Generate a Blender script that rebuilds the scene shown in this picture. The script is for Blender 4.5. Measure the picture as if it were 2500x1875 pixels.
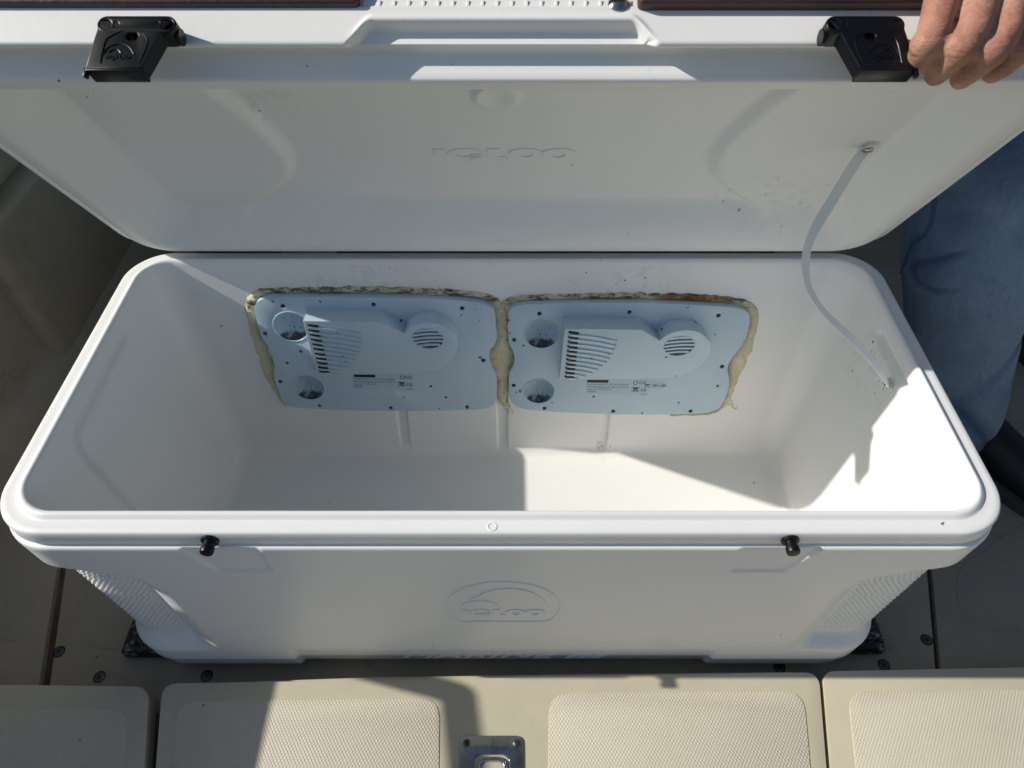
import bpy, bmesh, math, random
from math import sin, cos, pi, radians
from mathutils import Vector, Matrix, noise
import mathutils
random.seed(5)
S = bpy.context.scene
for o in list(bpy.data.objects): bpy.data.objects.remove(o)
COL = S.collection

# ---------------------------------------------------------------- camera, world, sun, exposure
CX, CZ, FPX, PITCH = 0.0125, 1.105, 1750.0, radians(48)
cam = bpy.data.cameras.new('camera'); cam_o = bpy.data.objects.new('camera', cam); COL.objects.link(cam_o)
cam.sensor_width = 36; cam.lens = 36*FPX/2500; cam.clip_start = .02; cam.clip_end = 2000
cam_o.location = (CX, 0, CZ); cam_o.rotation_euler = (pi/2-PITCH, 0, 0)
cam.dof.use_dof = True; cam.dof.focus_distance = 1.15; cam.dof.aperture_fstop = 16
S.camera = cam_o
SUN = Vector((-1.45, .02, 1.0)).normalized()
SUN_STRENGTH, SKY_STRENGTH, EXPOSURE = 4.25, .078, .16
w = bpy.data.worlds.new('World'); S.world = w; w.use_nodes = True
nt = w.node_tree; nt.nodes.clear()
out = nt.nodes.new('ShaderNodeOutputWorld'); bg = nt.nodes.new('ShaderNodeBackground'); sky = nt.nodes.new('ShaderNodeTexSky')
sky.sky_type = 'NISHITA'; sky.sun_disc = False
sky.sun_elevation = math.asin(SUN.z); sky.sun_rotation = math.atan2(SUN.x, SUN.y)
bg.inputs[1].default_value = SKY_STRENGTH
nt.links.new(sky.outputs[0], bg.inputs[0]); nt.links.new(bg.outputs[0], out.inputs[0])
sl = bpy.data.lights.new('sun', 'SUN'); sl.energy = SUN_STRENGTH; sl.angle = radians(.55); sl.color = (1, .955, .88)
so = bpy.data.objects.new('sun', sl); COL.objects.link(so); so.rotation_euler = SUN.to_track_quat('Z', 'Y').to_euler()
S.view_settings.view_transform = 'Standard'; S.view_settings.look = 'None'; S.view_settings.gamma = 1
S.view_settings.use_curve_mapping = False; S.view_settings.exposure = EXPOSURE
S.render.engine = 'CYCLES'
S.cycles.max_bounces = 8; S.cycles.diffuse_bounces = 7; S.cycles.glossy_bounces = 3
S.cycles.caustics_reflective = False; S.cycles.sample_clamp_indirect = 4

# ---------------------------------------------------------------- measuring helpers: a spot measured on the photo -> the point on a known plane of the place
def ray(px, py):
    v = (937.5-py)/FPX; c, s = cos(PITCH), sin(PITCH)
    return Vector(((px-1250)/FPX, c+v*s, -s+v*c))
def onplane(px, py, P, N):
    C = Vector((CX, 0, CZ)); r = ray(px, py); P = Vector(P); N = Vector(N)
    return C + r*(N.dot(P-C)/N.dot(r))
def onz(px, py, z): return onplane(px, py, (0, 0, z), (0, 0, 1))
def ss(a, b, x):
    if a == b: return 1. if x > a else 0.
    t = min(1, max(0, (x-a)/(b-a))); return t*t*(3-2*t)

# ---------------------------------------------------------------- materials
def mat(name, base, rough=.5, metal=0., spec=.5):
    m = bpy.data.materials.new(name); m.use_nodes = True
    b = m.node_tree.nodes['Principled BSDF']
    b.inputs['Base Color'].default_value = (*base, 1); b.inputs['Roughness'].default_value = rough
    b.inputs['Metallic'].default_value = metal; b.inputs['Specular IOR Level'].default_value = spec
    return m
class NT:
    def __init__(s, m): s.m = m; s.t = m.node_tree; s.b = s.t.nodes['Principled BSDF']; s._tc = None
    def n(s, typ, **kw):
        nd = s.t.nodes.new(typ)
        for k, v in kw.items(): setattr(nd, k, v)
        return nd
    def l(s, a, b): s.t.links.new(a, b)
    def coord(s):
        if not s._tc: s._tc = s.n('ShaderNodeTexCoord').outputs['Object']
        return s._tc
    def mapping(s, scale=(1, 1, 1), rot=(0, 0, 0)):
        mp = s.n('ShaderNodeMapping'); mp.inputs['Scale'].default_value = scale; mp.inputs['Rotation'].default_value = rot
        s.l(s.coord(), mp.inputs[0]); return mp.outputs[0]
    def noise(s, scale, detail=4, rough=.55, vec=None, dist=0):
        k = s.n('ShaderNodeTexNoise'); k.inputs['Scale'].default_value = scale; k.inputs['Detail'].default_value = detail
        k.inputs['Roughness'].default_value = rough; k.inputs['Distortion'].default_value = dist
        s.l(vec or s.coord(), k.inputs['Vector']); return k.outputs['Fac']
    def math(s, op, a, b=None, c=None):
        k = s.n('ShaderNodeMath', operation=op)
        for i, v in enumerate((a, b, c)):
            if v is None: continue
            if isinstance(v, (int, float)): k.inputs[i].default_value = v
            else: s.l(v, k.inputs[i])
        return k.outputs[0]
    def ramp(s, f, lo, hi):
        k = s.n('ShaderNodeMapRange'); s.l(f, k.inputs['Value'])
        k.inputs['From Min'].default_value = lo; k.inputs['From Max'].default_value = hi; k.clamp = True
        return k.outputs[0]
    def mix(s, fac, a, b):
        k = s.n('ShaderNodeMix', data_type='RGBA')
        if isinstance(fac, (int, float)): k.inputs[0].default_value = fac
        else: s.l(fac, k.inputs[0])
        for i, v in ((6, a), (7, b)):
            if isinstance(v, tuple): k.inputs[i].default_value = (*v, 1)
            else: s.l(v, k.inputs[i])
        return k.outputs[2]
    def bump(s, h, dist, strength=1.):
        k = s.n('ShaderNodeBump'); k.inputs['Distance'].default_value = dist; k.inputs['Strength'].default_value = strength
        if s.b.inputs['Normal'].is_linked: s.l(s.b.inputs['Normal'].links[0].from_socket, k.inputs['Normal'])
        s.l(h, k.inputs['Height']); s.l(k.outputs[0], s.b.inputs['Normal'])
    def color(s, c): s.l(c, s.b.inputs['Base Color'])
    def roughness(s, c): s.l(c, s.b.inputs['Roughness'])
    def specks(s, scale, size, keep, off=0.):
        """scattered small flecks of dirt, fewer where a broad noise is low"""
        mp = s.n('ShaderNodeMapping'); mp.inputs['Location'].default_value = (off, off*.7, off*1.3); s.l(s.coord(), mp.inputs[0])
        wob = s.n('ShaderNodeTexNoise'); wob.inputs['Scale'].default_value = scale*3; s.l(mp.outputs[0], wob.inputs['Vector'])
        ad = s.n('ShaderNodeVectorMath', operation='MULTIPLY_ADD'); s.l(wob.outputs['Color'], ad.inputs[0])
        ad.inputs[1].default_value = (.35/scale,)*3; s.l(mp.outputs[0], ad.inputs[2])
        v = s.n('ShaderNodeTexVoronoi'); v.inputs['Scale'].default_value = scale; s.l(ad.outputs[0], v.inputs['Vector'])
        sep = s.n('ShaderNodeSeparateColor'); s.l(v.outputs['Color'], sep.inputs[0])
        big = s.noise(scale*.12, 3)
        sz = s.math('MULTIPLY', s.math('MULTIPLY', sep.outputs[1], sep.outputs[1]), size)
        inside = s.math('LESS_THAN', v.outputs['Distance'], sz)
        k = s.math('GREATER_THAN', s.math('ADD', sep.outputs[0], s.math('MULTIPLY', s.math('SUBTRACT', big, .5), 1.2)), keep)
        return s.math('MULTIPLY', inside, k)
def staggered(s, px, py, vec=None, ang=0.):
    """rows of small raised pips, each row shifted by half a step; returns height 0..1"""
    sp = s.n('ShaderNodeSeparateXYZ'); s.l(vec or s.mapping(rot=(0, 0, ang)), sp.inputs[0])
    u = s.math('MULTIPLY', sp.outputs[0], 1/px); v = s.math('MULTIPLY', sp.outputs[1], 1/py)
    a = s.math('SINE', s.math('MULTIPLY', s.math('ADD', u, v), pi)); b = s.math('SINE', s.math('MULTIPLY', s.math('SUBTRACT', u, v), pi))
    p = s.math('ABSOLUTE', s.math('MULTIPLY', a, b))
    return s.ramp(p, .08, .75)

def white_plastic(name, base, rough, grain=.00004, dirt=.93, speck=True, clusters=()):
    m = mat(name, base, rough); k = NT(m)
    big = k.noise(3.2, 5, .6); c = k.mix(k.ramp(big, .35, .75), base, tuple(x*.965 for x in base))
    fine = k.noise(160, 3)
    smu = k.ramp(k.noise(9, 6, .7, dist=.6), .66, .82)
    c = k.mix(k.math('MULTIPLY', smu, .22), c, (.42, .40, .34))
    if speck:
        c = k.mix(k.math('MULTIPLY', k.specks(55, .11, dirt), .85), c, (.03, .028, .022))
        c = k.mix(k.math('MULTIPLY', k.specks(21, .07, dirt+.04, 3.1), .6), c, (.10, .09, .07))
        scr = k.noise(30, 4, .6, vec=k.mapping((1, 14, 9), (0, .2, .5)))
        c = k.mix(k.math('MULTIPLY', k.ramp(scr, .74, .80), .35), c, (.30, .29, .26))
    for (px_, py_, pz_, rad, sc, keep) in clusters:
        d_ = k.n('ShaderNodeVectorMath', operation='DISTANCE'); k.l(k.coord(), d_.inputs[0]); d_.inputs[1].default_value = (px_, py_, pz_)
        near = k.math('SUBTRACT', 1, k.ramp(d_.outputs['Value'], rad*.35, rad))
        c = k.mix(k.math('MULTIPLY', k.math('MULTIPLY', k.specks(sc, .30, keep+.07, px_*7), k.math('GREATER_THAN', near, .02)), k.math('MULTIPLY', near, .9)), c, (.03, .028, .022))
        c = k.mix(k.math('MULTIPLY', k.math('MULTIPLY', k.ramp(k.noise(60, 6, .7), .48, .7), near), .22), c, (.22, .20, .16))
    k.color(c); k.roughness(k.math('ADD', k.math('MULTIPLY', k.noise(14, 4), .16), rough-.08))
    k.bump(fine, grain*1.0); k.bump(k.noise(12, 2), .0006, .6)
    return m
M = {}
M['liner'] = white_plastic('white_liner_plastic', (.815, .810, .780), .38, dirt=.93, clusters=((.500, .69, .40, .10, 130, .55), (.172, .77, .085, .035, 160, .45), (.19, .81, .40, .12, 170, .74), (-.20, .815, .40, .14, 170, .74)))
M['shell'] = white_plastic('white_shell_plastic', (.80, .80, .79), .40, dirt=.95)
M['lid'] = white_plastic('white_lid_plastic', (.81, .807, .785), .45, grain=.00012, dirt=.92, clusters=((.355, -.13, .02, .085, 130, .5), (-.25, -.33, .03, .05, 120, .6)))
m = M['grip'] = white_plastic('white_grip_plastic', (.80, .80, .79), .42, speck=False)
M['emboss'] = mat('white_raised_lettering', (.79, .787, .775), .42)

m = M['gel'] = mat('cream_gelcoat', (.52, .47, .35), .5); k = NT(m)
c = k.mix(k.ramp(k.noise(5, 6, .65), .35, .7), (.54, .49, .365), (.47, .425, .31))
c = k.mix(k.math('MULTIPLY', k.ramp(k.noise(11, 7, .75, dist=.8), .60, .74), .30), c, (.30, .26, .19))
c = k.mix(k.math('MULTIPLY', k.ramp(k.noise(40, 5, .6, vec=k.mapping((1, 5, 1), (0, 0, .4))), .70, .76), .35), c, (.20, .17, .12))
c = k.mix(k.math('MULTIPLY', k.specks(38, .12, .93), .8), c, (.04, .035, .025))
k.color(c); k.roughness(k.math('ADD', k.math('MULTIPLY', k.noise(22, 4), .25), .36)); k.bump(k.noise(220, 2), .00004); k.bump(k.noise(18, 3), .0005, .5)

def nonskid(name, hi, lo, px=.0046, py=.0070, ang=0.):
    m = mat(name, hi, .6); k = NT(m)
    h = staggered(k, px, py, ang=ang)
    c = k.mix(k.ramp(k.noise(6, 6, .7), .35, .72), hi, tuple(x*.90 for x in hi))
    c = k.mix(k.math('MULTIPLY', k.math('SUBTRACT', 1, h), .12), c, lo)
    c = k.mix(k.math('MULTIPLY', k.ramp(k.noise(4, 5, .7, dist=1), .56, .78), .30), c, (.34, .29, .21))
    c = k.mix(k.math('MULTIPLY', k.specks(45, .10, .95, 1.7), .85), c, (.04, .035, .025))
    k.color(c); k.bump(h, .00032); k.bump(k.noise(300, 2), .00005)
    return m
M['nonskid'] = nonskid('cream_nonskid', (.60, .55, .43), (.40, .345, .25))
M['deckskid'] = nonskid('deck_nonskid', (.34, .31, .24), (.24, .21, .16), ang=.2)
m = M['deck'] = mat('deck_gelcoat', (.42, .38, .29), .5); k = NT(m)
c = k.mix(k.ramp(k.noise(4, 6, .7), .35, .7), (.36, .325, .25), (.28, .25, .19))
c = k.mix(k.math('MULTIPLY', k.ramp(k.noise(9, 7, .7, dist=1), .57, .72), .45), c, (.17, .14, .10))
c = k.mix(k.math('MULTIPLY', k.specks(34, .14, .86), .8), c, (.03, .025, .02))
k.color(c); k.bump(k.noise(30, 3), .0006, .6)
m = M['gap'] = mat('dirty_seam', (.10, .065, .04), .85); k = NT(m)
k.color(k.mix(k.ramp(k.noise(30, 6, .7, vec=k.mapping((1, .4, 1))), .35, .7), (.16, .105, .075), (.045, .028, .018)))
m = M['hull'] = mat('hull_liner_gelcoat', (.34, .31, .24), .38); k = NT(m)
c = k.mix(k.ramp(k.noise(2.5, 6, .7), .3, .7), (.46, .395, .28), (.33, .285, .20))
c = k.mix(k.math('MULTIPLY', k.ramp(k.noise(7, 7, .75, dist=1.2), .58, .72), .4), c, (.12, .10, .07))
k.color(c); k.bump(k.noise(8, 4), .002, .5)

m = M['black'] = mat('black_plastic', (.004, .005, .007), .34, spec=.28); k = NT(m)
k.roughness(k.math('ADD', k.math('MULTIPLY', k.noise(30, 4), .16), .26)); k.bump(k.noise(500, 2), .00003)
m = M['rubber'] = mat('worn_black_rubber', (.008, .008, .008), .55); k = NT(m)
c = k.mix(k.ramp(k.noise(55, 8, .85), .545, .575), (.008, .008, .008), (.30, .29, .27))
k.color(c); k.bump(k.noise(120, 4), .0006)
M['rubber_plain'] = mat('black_rubber', (.008, .008, .008), .8)
m = M['chrome'] = mat('polished_stainless', (.45, .45, .44), .16, 1.); k = NT(m)
k.roughness(k.math('ADD', k.math('MULTIPLY', k.noise(60, 6, .7), .22), .06))
k.color(k.mix(k.ramp(k.noise(35, 6, .7), .5, .7), (.46, .46, .45), (.27, .26, .24))); k.bump(k.noise(25, 2), .0003, .4)
M['steel'] = mat('dull_screw_steel', (.13, .125, .115), .5, 1.)
m = M['blue'] = mat('pale_blue_plastic', (.40, .545, .66), .42); k = NT(m)
c = k.mix(k.ramp(k.noise(7, 5, .6), .35, .7), (.485, .60, .685), (.435, .555, .645))
c = k.mix(k.math('MULTIPLY', k.specks(85, .26, .72, .4), .9), c, (.012, .011, .010))
c = k.mix(k.math('MULTIPLY', k.specks(30, .13, .90, 2.4), .75), c, (.05, .045, .04))
c = k.mix(k.math('MULTIPLY', k.ramp(k.noise(45, 5, .7, vec=k.mapping((1, 1, 3), (0, .3, 0))), .68, .74), .35), c, (.16, .17, .17))
k.color(c); k.bump(k.noise(400, 2), .00003)
m = M['cup'] = mat('pale_blue_mouldy_cup', (.38, .52, .63), .45); k = NT(m)
sp = k.n('ShaderNodeSeparateXYZ'); k.l(k.coord(), sp.inputs[0])
low = k.ramp(k.math('MULTIPLY', sp.outputs[1], -1), -.012, .018)      # local -y is down on the wall
dense = k.ramp(k.math('MULTIPLY', sp.outputs[1], -1), .000, .020)
moldy = k.math('MAXIMUM', k.math('MULTIPLY', k.specks(330, .62, .42), dense), k.math('MULTIPLY', k.specks(420, .4, .75), .9))
moldy = k.math('MAXIMUM', moldy, k.math('MULTIPLY', k.ramp(k.math('ADD', dense, k.math('MULTIPLY', k.noise(90, 4), .9)), 1.22, 1.45), .9))
k.color(k.mix(moldy, (.44, .56, .65), (.012, .010, .010)))
m = M['putty'] = mat('old_yellowed_putty', (.60, .54, .38), .6); k = NT(m)
sp = k.n('ShaderNodeSeparateXYZ'); k.l(k.coord(), sp.inputs[0])
c = k.mix(k.ramp(k.noise(22, 6, .7), .35, .7), (.74, .68, .50), (.62, .53, .31))
top = k.ramp(sp.outputs[2], .350, .385)
mo = k.math('ADD', k.math('MULTIPLY', top, .16), k.noise(38, 9, .85, vec=k.mapping((.6, 1, 2))))
c = k.mix(k.math('MULTIPLY', k.ramp(mo, .630, .70), .93), c, (.045, .028, .020))
c = k.mix(k.math('MULTIPLY', k.specks(150, .22, .78), .85), c, (.02, .016, .014))
rust = k.math('MULTIPLY', k.ramp(sp.outputs[0], .215, .245), k.math('SUBTRACT', 1, k.ramp(sp.outputs[0], .335, .355)))
rust = k.math('MULTIPLY', k.math('MULTIPLY', rust, top), k.ramp(k.noise(55, 6, .7), .36, .5))
rc = k.mix(k.ramp(k.noise(80, 5, .7), .42, .6), (.30, .17, .04), (.11, .028, .012))
c = k.mix(rust, c, rc)
k.color(c); k.bump(k.noise(110, 7, .75), .0026); k.bump(k.noise(24, 4), .004, .7)
M['dark'] = mat('dark_opening', (.01, .01, .01), .8)
M['ink'] = mat('black_ink', (.006, .006, .006), .5); M['navy'] = mat('navy_ink', (.01, .012, .05), .5)
M['sticker'] = mat('clear_sticker_film', (.44, .565, .655), .18)
M['fan'] = mat('grey_fan_blades', (.18, .185, .18), .6)
m = M['strap'] = mat('white_nylon_strap', (.85, .86, .85), .4)
m.node_tree.nodes['Principled BSDF'].inputs['Subsurface Weight'].default_value = .0
k = NT(m); k.bump(k.noise(400, 1, vec=k.mapping((1, 1, .1))), .0002)
tr = k.n('ShaderNodeBsdfTranslucent'); tr.inputs[0].default_value = (.9, .91, .9, 1); mx = k.n('ShaderNodeMixShader'); mx.inputs[0].default_value = .45
k.l(k.b.outputs[0], mx.inputs[1]); k.l(tr.outputs[0], mx.inputs[2]); k.l(mx.outputs[0], k.t.nodes['Material Output'].inputs['Surface'])
m = M['denim'] = mat('blue_denim', (.035, .065, .13), .85, spec=.2); k = NT(m)
tw = k.n('ShaderNodeTexWave'); tw.inputs['Scale'].default_value = 115; tw.inputs['Distortion'].default_value = .8; tw.inputs['Detail'].default_value = 2
mp = k.n('ShaderNodeMapping'); mp.inputs['Rotation'].default_value = (.2, .7, .6); k.l(k.coord(), mp.inputs[0]); k.l(mp.outputs[0], tw.inputs['Vector'])
at = k.n('ShaderNodeAttribute'); at.attribute_name = 'wear_shade'  # tone from the folds: valley shade and dye fade share this value
fade_shade = k.math('MULTIPLY', k.ramp(k.noise(4.2, 4, .6), .30, .62), k.ramp(k.math('ADD', at.outputs['Fac'], k.math('MULTIPLY', k.noise(18, 4), .3)), .30, .85))
c = k.mix(fade_shade, (.045, .095, .205), (.23, .315, .43)); th = k.noise(240, 3, .7, vec=k.mapping((1, 1, .25)))
c = k.mix(k.math('MULTIPLY', tw.outputs['Fac'], .42), c, (.17, .21, .26)); c = k.mix(k.math('MULTIPLY', k.ramp(th, .45, .7), .25), c, (.015, .03, .07))
k.color(c); k.bump(tw.outputs['Fac'], .00022); k.bump(th, .0005); k.bump(k.noise(30, 3, .5, vec=k.mapping((1, 1, 2.2), (0, .4, 0))), .0008, .5)
m = M['skin'] = mat('skin', (.42, .22, .15), .6, spec=.3); k = NT(m)
c = k.mix(k.ramp(k.noise(38, 4, .6), .35, .68), (.46, .265, .185), (.36, .150, .105)); k.color(k.mix(k.ramp(k.noise(220, 4), .52, .7), c, (.34, .17, .115)))
m.node_tree.nodes['Principled BSDF'].inputs['Subsurface Weight'].default_value = .12
m.node_tree.nodes['Principled BSDF'].inputs['Subsurface Radius'].default_value = (.006, .002, .001)
k.bump(k.noise(260, 5, .7), .0006); k.bump(k.noise(70, 5, .65, vec=k.mapping((.35, 2.2, 2.2), (.5, .2, 0)), dist=.8), .0016); k.bump(k.noise(45, 4, .6, vec=k.mapping((.5, 1, 3.5), (0, .35, 0))), .0016)
M['shirt'] = mat('dark_shirt', (.03, .03, .035), .9); M['hair'] = mat('dark_hair', (.03, .02, .015), .7)
M['shoe'] = mat('black_shoe', (.008, .008, .009), .5); M['sole'] = mat('grey_sole', (.05, .05, .05), .7)
m = M['cushion'] = mat('maroon_vinyl', (.10, .04, .032), .5); k = NT(m)
k.color(k.mix(k.ramp(k.noise(9, 5), .35, .7), (.075, .036, .030), (.045, .024, .022))); k.bump(k.noise(60, 4), .0012)
m = M['water'] = mat('sea_water', (.015, .04, .05), .08); k = NT(m); k.bump(k.noise(1.5, 5), .12)
m = M['liftout'] = mat('grey_cover', (.22, .20, .155), .6)

# ---------------------------------------------------------------- object helpers
def tag(o, label=None, cat=None, group=None, kind=None):
    for a, b in (('label', label), ('category', cat), ('group', group), ('kind', kind)):
        if b: o[a] = b
    return o
def empty(name, loc, label, cat, group=None):
    o = bpy.data.objects.new(name, None); COL.objects.link(o); o.location = loc; o.empty_display_size = .05
    return tag(o, label, cat, group)
def wm(o):
    return (wm(o.parent) @ o.matrix_parent_inverse @ o.matrix_basis) if o.parent else o.matrix_basis.copy()
def link(name, me, m=None, parent=None, frame=None, world=True, smooth=35):
    """frame: matrix the mesh was drawn in (world). Under a parent the object keeps that world placement."""
    if m is not None and not me.materials: me.materials.append(m)
    if smooth is not None:
        me.shade_smooth()
        if smooth < 180: me.set_sharp_from_angle(angle=radians(smooth))
    o = bpy.data.objects.new(name, me); COL.objects.link(o)
    if frame is not None: o.matrix_basis = frame
    if parent is not None:
        o.parent = parent
        if world: o.matrix_parent_inverse = wm(parent).inverted()
    return o
def mesh(verts, faces, name='mesh'):
    me = bpy.data.meshes.new(name); me.from_pydata([tuple(v) for v in verts], [], faces); me.update(); return me
def from_bm(bm, name='mesh', recalc=True):
    if recalc: bmesh.ops.recalc_face_normals(bm, faces=bm.faces)
    me = bpy.data.meshes.new(name); bm.to_mesh(me); bm.free(); return me
def copy_of(o, frame=None, parent='same'):
    c = o.copy(); COL.objects.link(c)
    if frame is not None: c.matrix_basis = frame
    if parent != 'same': c.parent = parent
    return c

def rring(hx, hy, r, cy, n=(40, 12, 20), nb=50, front=None):
    """rounded rectangle, counter-clockwise from front left; yields (x, y, nx, ny)"""
    r = min(r, hx*.99, hy*.99); nf, nc, ns = n; P = []
    def line(x0, y0, x1, y1, k, nx, ny):
        for i in range(k): t = i/k; P.append((x0+(x1-x0)*t, y0+(y1-y0)*t, nx, ny))
    def arc(cx, cy_, a0, k):
        for i in range(k): a = a0+(pi/2)*i/k; P.append((cx+r*cos(a), cy_+r*sin(a), cos(a), sin(a)))
    if front:
        for t in front: P.append((-hx+r+(2*hx-2*r)*t, cy-hy, 0, -1))
    else: line(-hx+r, cy-hy, hx-r, cy-hy, nf, 0, -1)
    arc(hx-r, cy-hy+r, -pi/2, nc)
    line(hx, cy-hy+r, hx, cy+hy-r, ns, 1, 0); arc(hx-r, cy+hy-r, 0, nc)
    if isinstance(nb, list):
        q = hx-r
        for x in sorted([q-2*q*i/100 for i in range(1, 100)]+[min(max(x, -q*.995), q*.995) for x in nb]+[q], reverse=True): P.append((x, cy+hy, 0, 1))
    else: line(hx-r, cy+hy, -hx+r, cy+hy, nb, 0, 1)
    arc(-hx+r, cy+hy-r, pi/2, nc)
    line(-hx, cy+hy-r, -hx, cy-hy+r, ns, -1, 0); arc(-hx+r, cy-hy+r, pi, nc)
    return P
def loft(rings, cap0=True, cap1=True):
    V = []; F = []; n = len(rings[0])
    for R in rings: V += R
    for i in range(len(rings)-1):
        a = i*n; b = a+n
        for j in range(n):
            k2 = (j+1) % n; F.append((a+j, a+k2, b+k2, b+j))
    if cap0: F.append(tuple(range(n))[::-1])
    if cap1: F.append(tuple(range((len(rings)-1)*n, len(rings)*n)))
    return mesh(V, F)
def prism(outer, holes=(), z0=0., z1=.001, bevel=0., top=None, bottom=True):
    """solid with the plan given by outline + holes (2D); top(x,y) may give a varying top height"""
    bm = bmesh.new(); loops = [outer]+list(holes); edges = []
    tf = top or (lambda x, y: z1)
    tops = []
    for L in loops:
        vs = [bm.verts.new((x, y, tf(x, y))) for x, y in L]; tops.append(vs)
        for i in range(len(vs)): edges.append(bm.edges.new((vs[i], vs[(i+1) % len(vs)])))
    bmesh.ops.triangle_fill(bm, use_beauty=True, use_dissolve=False, edges=edges)
    for L, vs in zip(loops, tops):
        lo = [bm.verts.new((x, y, z0)) for x, y in L]
        for i in range(len(vs)):
            j = (i+1) % len(vs); bm.faces.new((vs[i], vs[j], lo[j], lo[i]))
    bmesh.ops.recalc_face_normals(bm, faces=bm.faces)
    if bevel:
        es = [e for e in bm.edges if len(e.link_faces) == 2 and abs(e.calc_face_angle(0)) > .9 and all(v.co.z > z0+1e-7 for v in e.verts)]
        bmesh.ops.bevel(bm, geom=es, offset=bevel, segments=3, affect='EDGES', profile=.5, clamp_overlap=True)
    me = bpy.data.meshes.new('mesh'); bm.to_mesh(me); bm.free(); return me
def ell(cx, cy, rx, ry=None, n=32, a0=0, a1=2*pi):
    ry = rx if ry is None else ry; full = abs(a1-a0-2*pi) < 1e-6
    return [(cx+rx*cos(a0+(a1-a0)*i/(n if full else n-1)), cy+ry*sin(a0+(a1-a0)*i/(n if full else n-1))) for i in range(n)]
def rrect(x0, y0, x1, y1, r, n=6):
    P = []
    for cx, cy, a in ((x1-r, y0+r, -pi/2), (x1-r, y1-r, 0), (x0+r, y1-r, pi/2), (x0+r, y0+r, pi)):
        for i in range(n+1): t = a+pi/2*i/n; P.append((cx+r*cos(t), cy+r*sin(t)))
    return P
def roundpoly(pts, r, n=5):
    """round the corners of a 2D polygon"""
    P = []; N = len(pts)
    for i in range(N):
        a, b, c = Vector(pts[i-1]), Vector(pts[i]), Vector(pts[(i+1) % N])
        u = (a-b); v = (c-b); rr = min(r, u.length*.45, v.length*.45); p0 = b+u.normalized()*rr; p1 = b+v.normalized()*rr
        for j in range(n+1):
            t = j/n; P.append(tuple(p0*(1-t)**2+b*2*t*(1-t)+p1*t*t))
    return P
def smoothloop(P, it=1):
    for _ in range(it):
        Q = []
        for i in range(len(P)):
            a, b = P[i], P[(i+1) % len(P)]
            Q += [(a[0]*.75+b[0]*.25, a[1]*.75+b[1]*.25), (a[0]*.25+b[0]*.75, a[1]*.25+b[1]*.75)]
        P = Q
    return P
def lathe(prof, n=24, cap=False):
    V = []; F = []
    for r, z in prof:
        for i in range(n): a = 2*pi*i/n; V.append((r*cos(a), r*sin(a), z))
    for k in range(len(prof)-1):
        for i in range(n):
            j = (i+1) % n; F.append((k*n+i, k*n+j, (k+1)*n+j, (k+1)*n+i))
    if cap: F.append(tuple(range(n))[::-1])
    F.append(tuple(range((len(prof)-1)*n, len(prof)*n)))
    return mesh(V, F)
def box(x0, x1, y0, y1, z0, z1, bev=0., seg=2):
    bm = bmesh.new(); bmesh.ops.create_cube(bm, size=1)
    for v in bm.verts: v.co = ((v.co.x+.5)*(x1-x0)+x0, (v.co.y+.5)*(y1-y0)+y0, (v.co.z+.5)*(z1-z0)+z0)
    if bev: bmesh.ops.bevel(bm, geom=bm.edges[:], offset=bev, segments=seg, affect='EDGES', profile=.5)
    return from_bm(bm)
def tube(pts, rad, n=10, cyc=False, cap=True):
    pts = [Vector(p) for p in pts]; V = []; F = []; N = len(pts); up = Vector((0, 0, 1))
    prev = None
    for i, p in enumerate(pts):
        a = pts[i-1] if (i or cyc) else p; b = pts[(i+1) % N] if (i < N-1 or cyc) else p
        t = (b-a).normalized()
        if prev is None: prev = t.orthogonal().normalized()
        u = (prev-t*prev.dot(t)).normalized(); v = t.cross(u); prev = u
        r = rad[i] if isinstance(rad, (list, tuple)) else rad
        for j in range(n): q = 2*pi*j/n; V.append(p+u*(r*cos(q))+v*(r*sin(q)))
    for i in range(N if cyc else N-1):
        for j in range(n):
            k2 = (j+1) % n; a = i*n; b = ((i+1) % N)*n; F.append((a+j, a+k2, b+k2, b+j))
    if cap and not cyc: F.append(tuple(range(n))[::-1]); F.append(tuple(range((N-1)*n, N*n)))
    return mesh(V, F)
def catmull(P, k=8, cyc=False):
    P = [Vector(p) for p in P]; N = len(P); out = []
    for i in range(N if cyc else N-1):
        g = (lambda q: P[q % N]) if cyc else (lambda q: P[min(max(q, 0), N-1)])
        a, b, c, d = g(i-1), g(i), g(i+1), g(i+2)
        for j in range(k):
            t = j/k; out.append(.5*((2*b)+(c-a)*t+(2*a-5*b+4*c-d)*t*t+(3*b-a-3*c+d)*t**3))
    if not cyc: out.append(P[-1])
    return out
def text_mesh(s, size, extrude=0., shear=0., align='LEFT', spacing=1., scale_x=1.):
    cu = bpy.data.curves.new('text', 'FONT'); cu.body = s; cu.size = size; cu.extrude = extrude; cu.shear = shear
    cu.align_x = align; cu.space_character = spacing; cu.resolution_u = 3
    o = bpy.data.objects.new('text', cu); COL.objects.link(o)
    bpy.context.view_layer.update()
    me = bpy.data.meshes.new_from_object(o.evaluated_get(bpy.context.evaluated_depsgraph_get()))
    bpy.data.objects.remove(o)
    if scale_x != 1: me.transform(Matrix.Diagonal((scale_x, 1, 1, 1)))
    me.materials.clear(); return me
def merged(meshes):
    """several pieces of ONE part joined: list of (mesh, matrix)"""
    bm = bmesh.new()
    for me, mx in meshes:
        t = me.copy(); t.transform(mx); bm.from_mesh(t); bpy.data.meshes.remove(t)
    out_ = bpy.data.meshes.new('mesh'); bm.to_mesh(out_); bm.free(); return out_
def frame(o, ex, ey, ez):
    return Matrix(((ex[0], ey[0], ez[0], o[0]), (ex[1], ey[1], ez[1], o[1]), (ex[2], ey[2], ez[2], o[2]), (0, 0, 0, 1)))
T = Matrix.Translation

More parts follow.
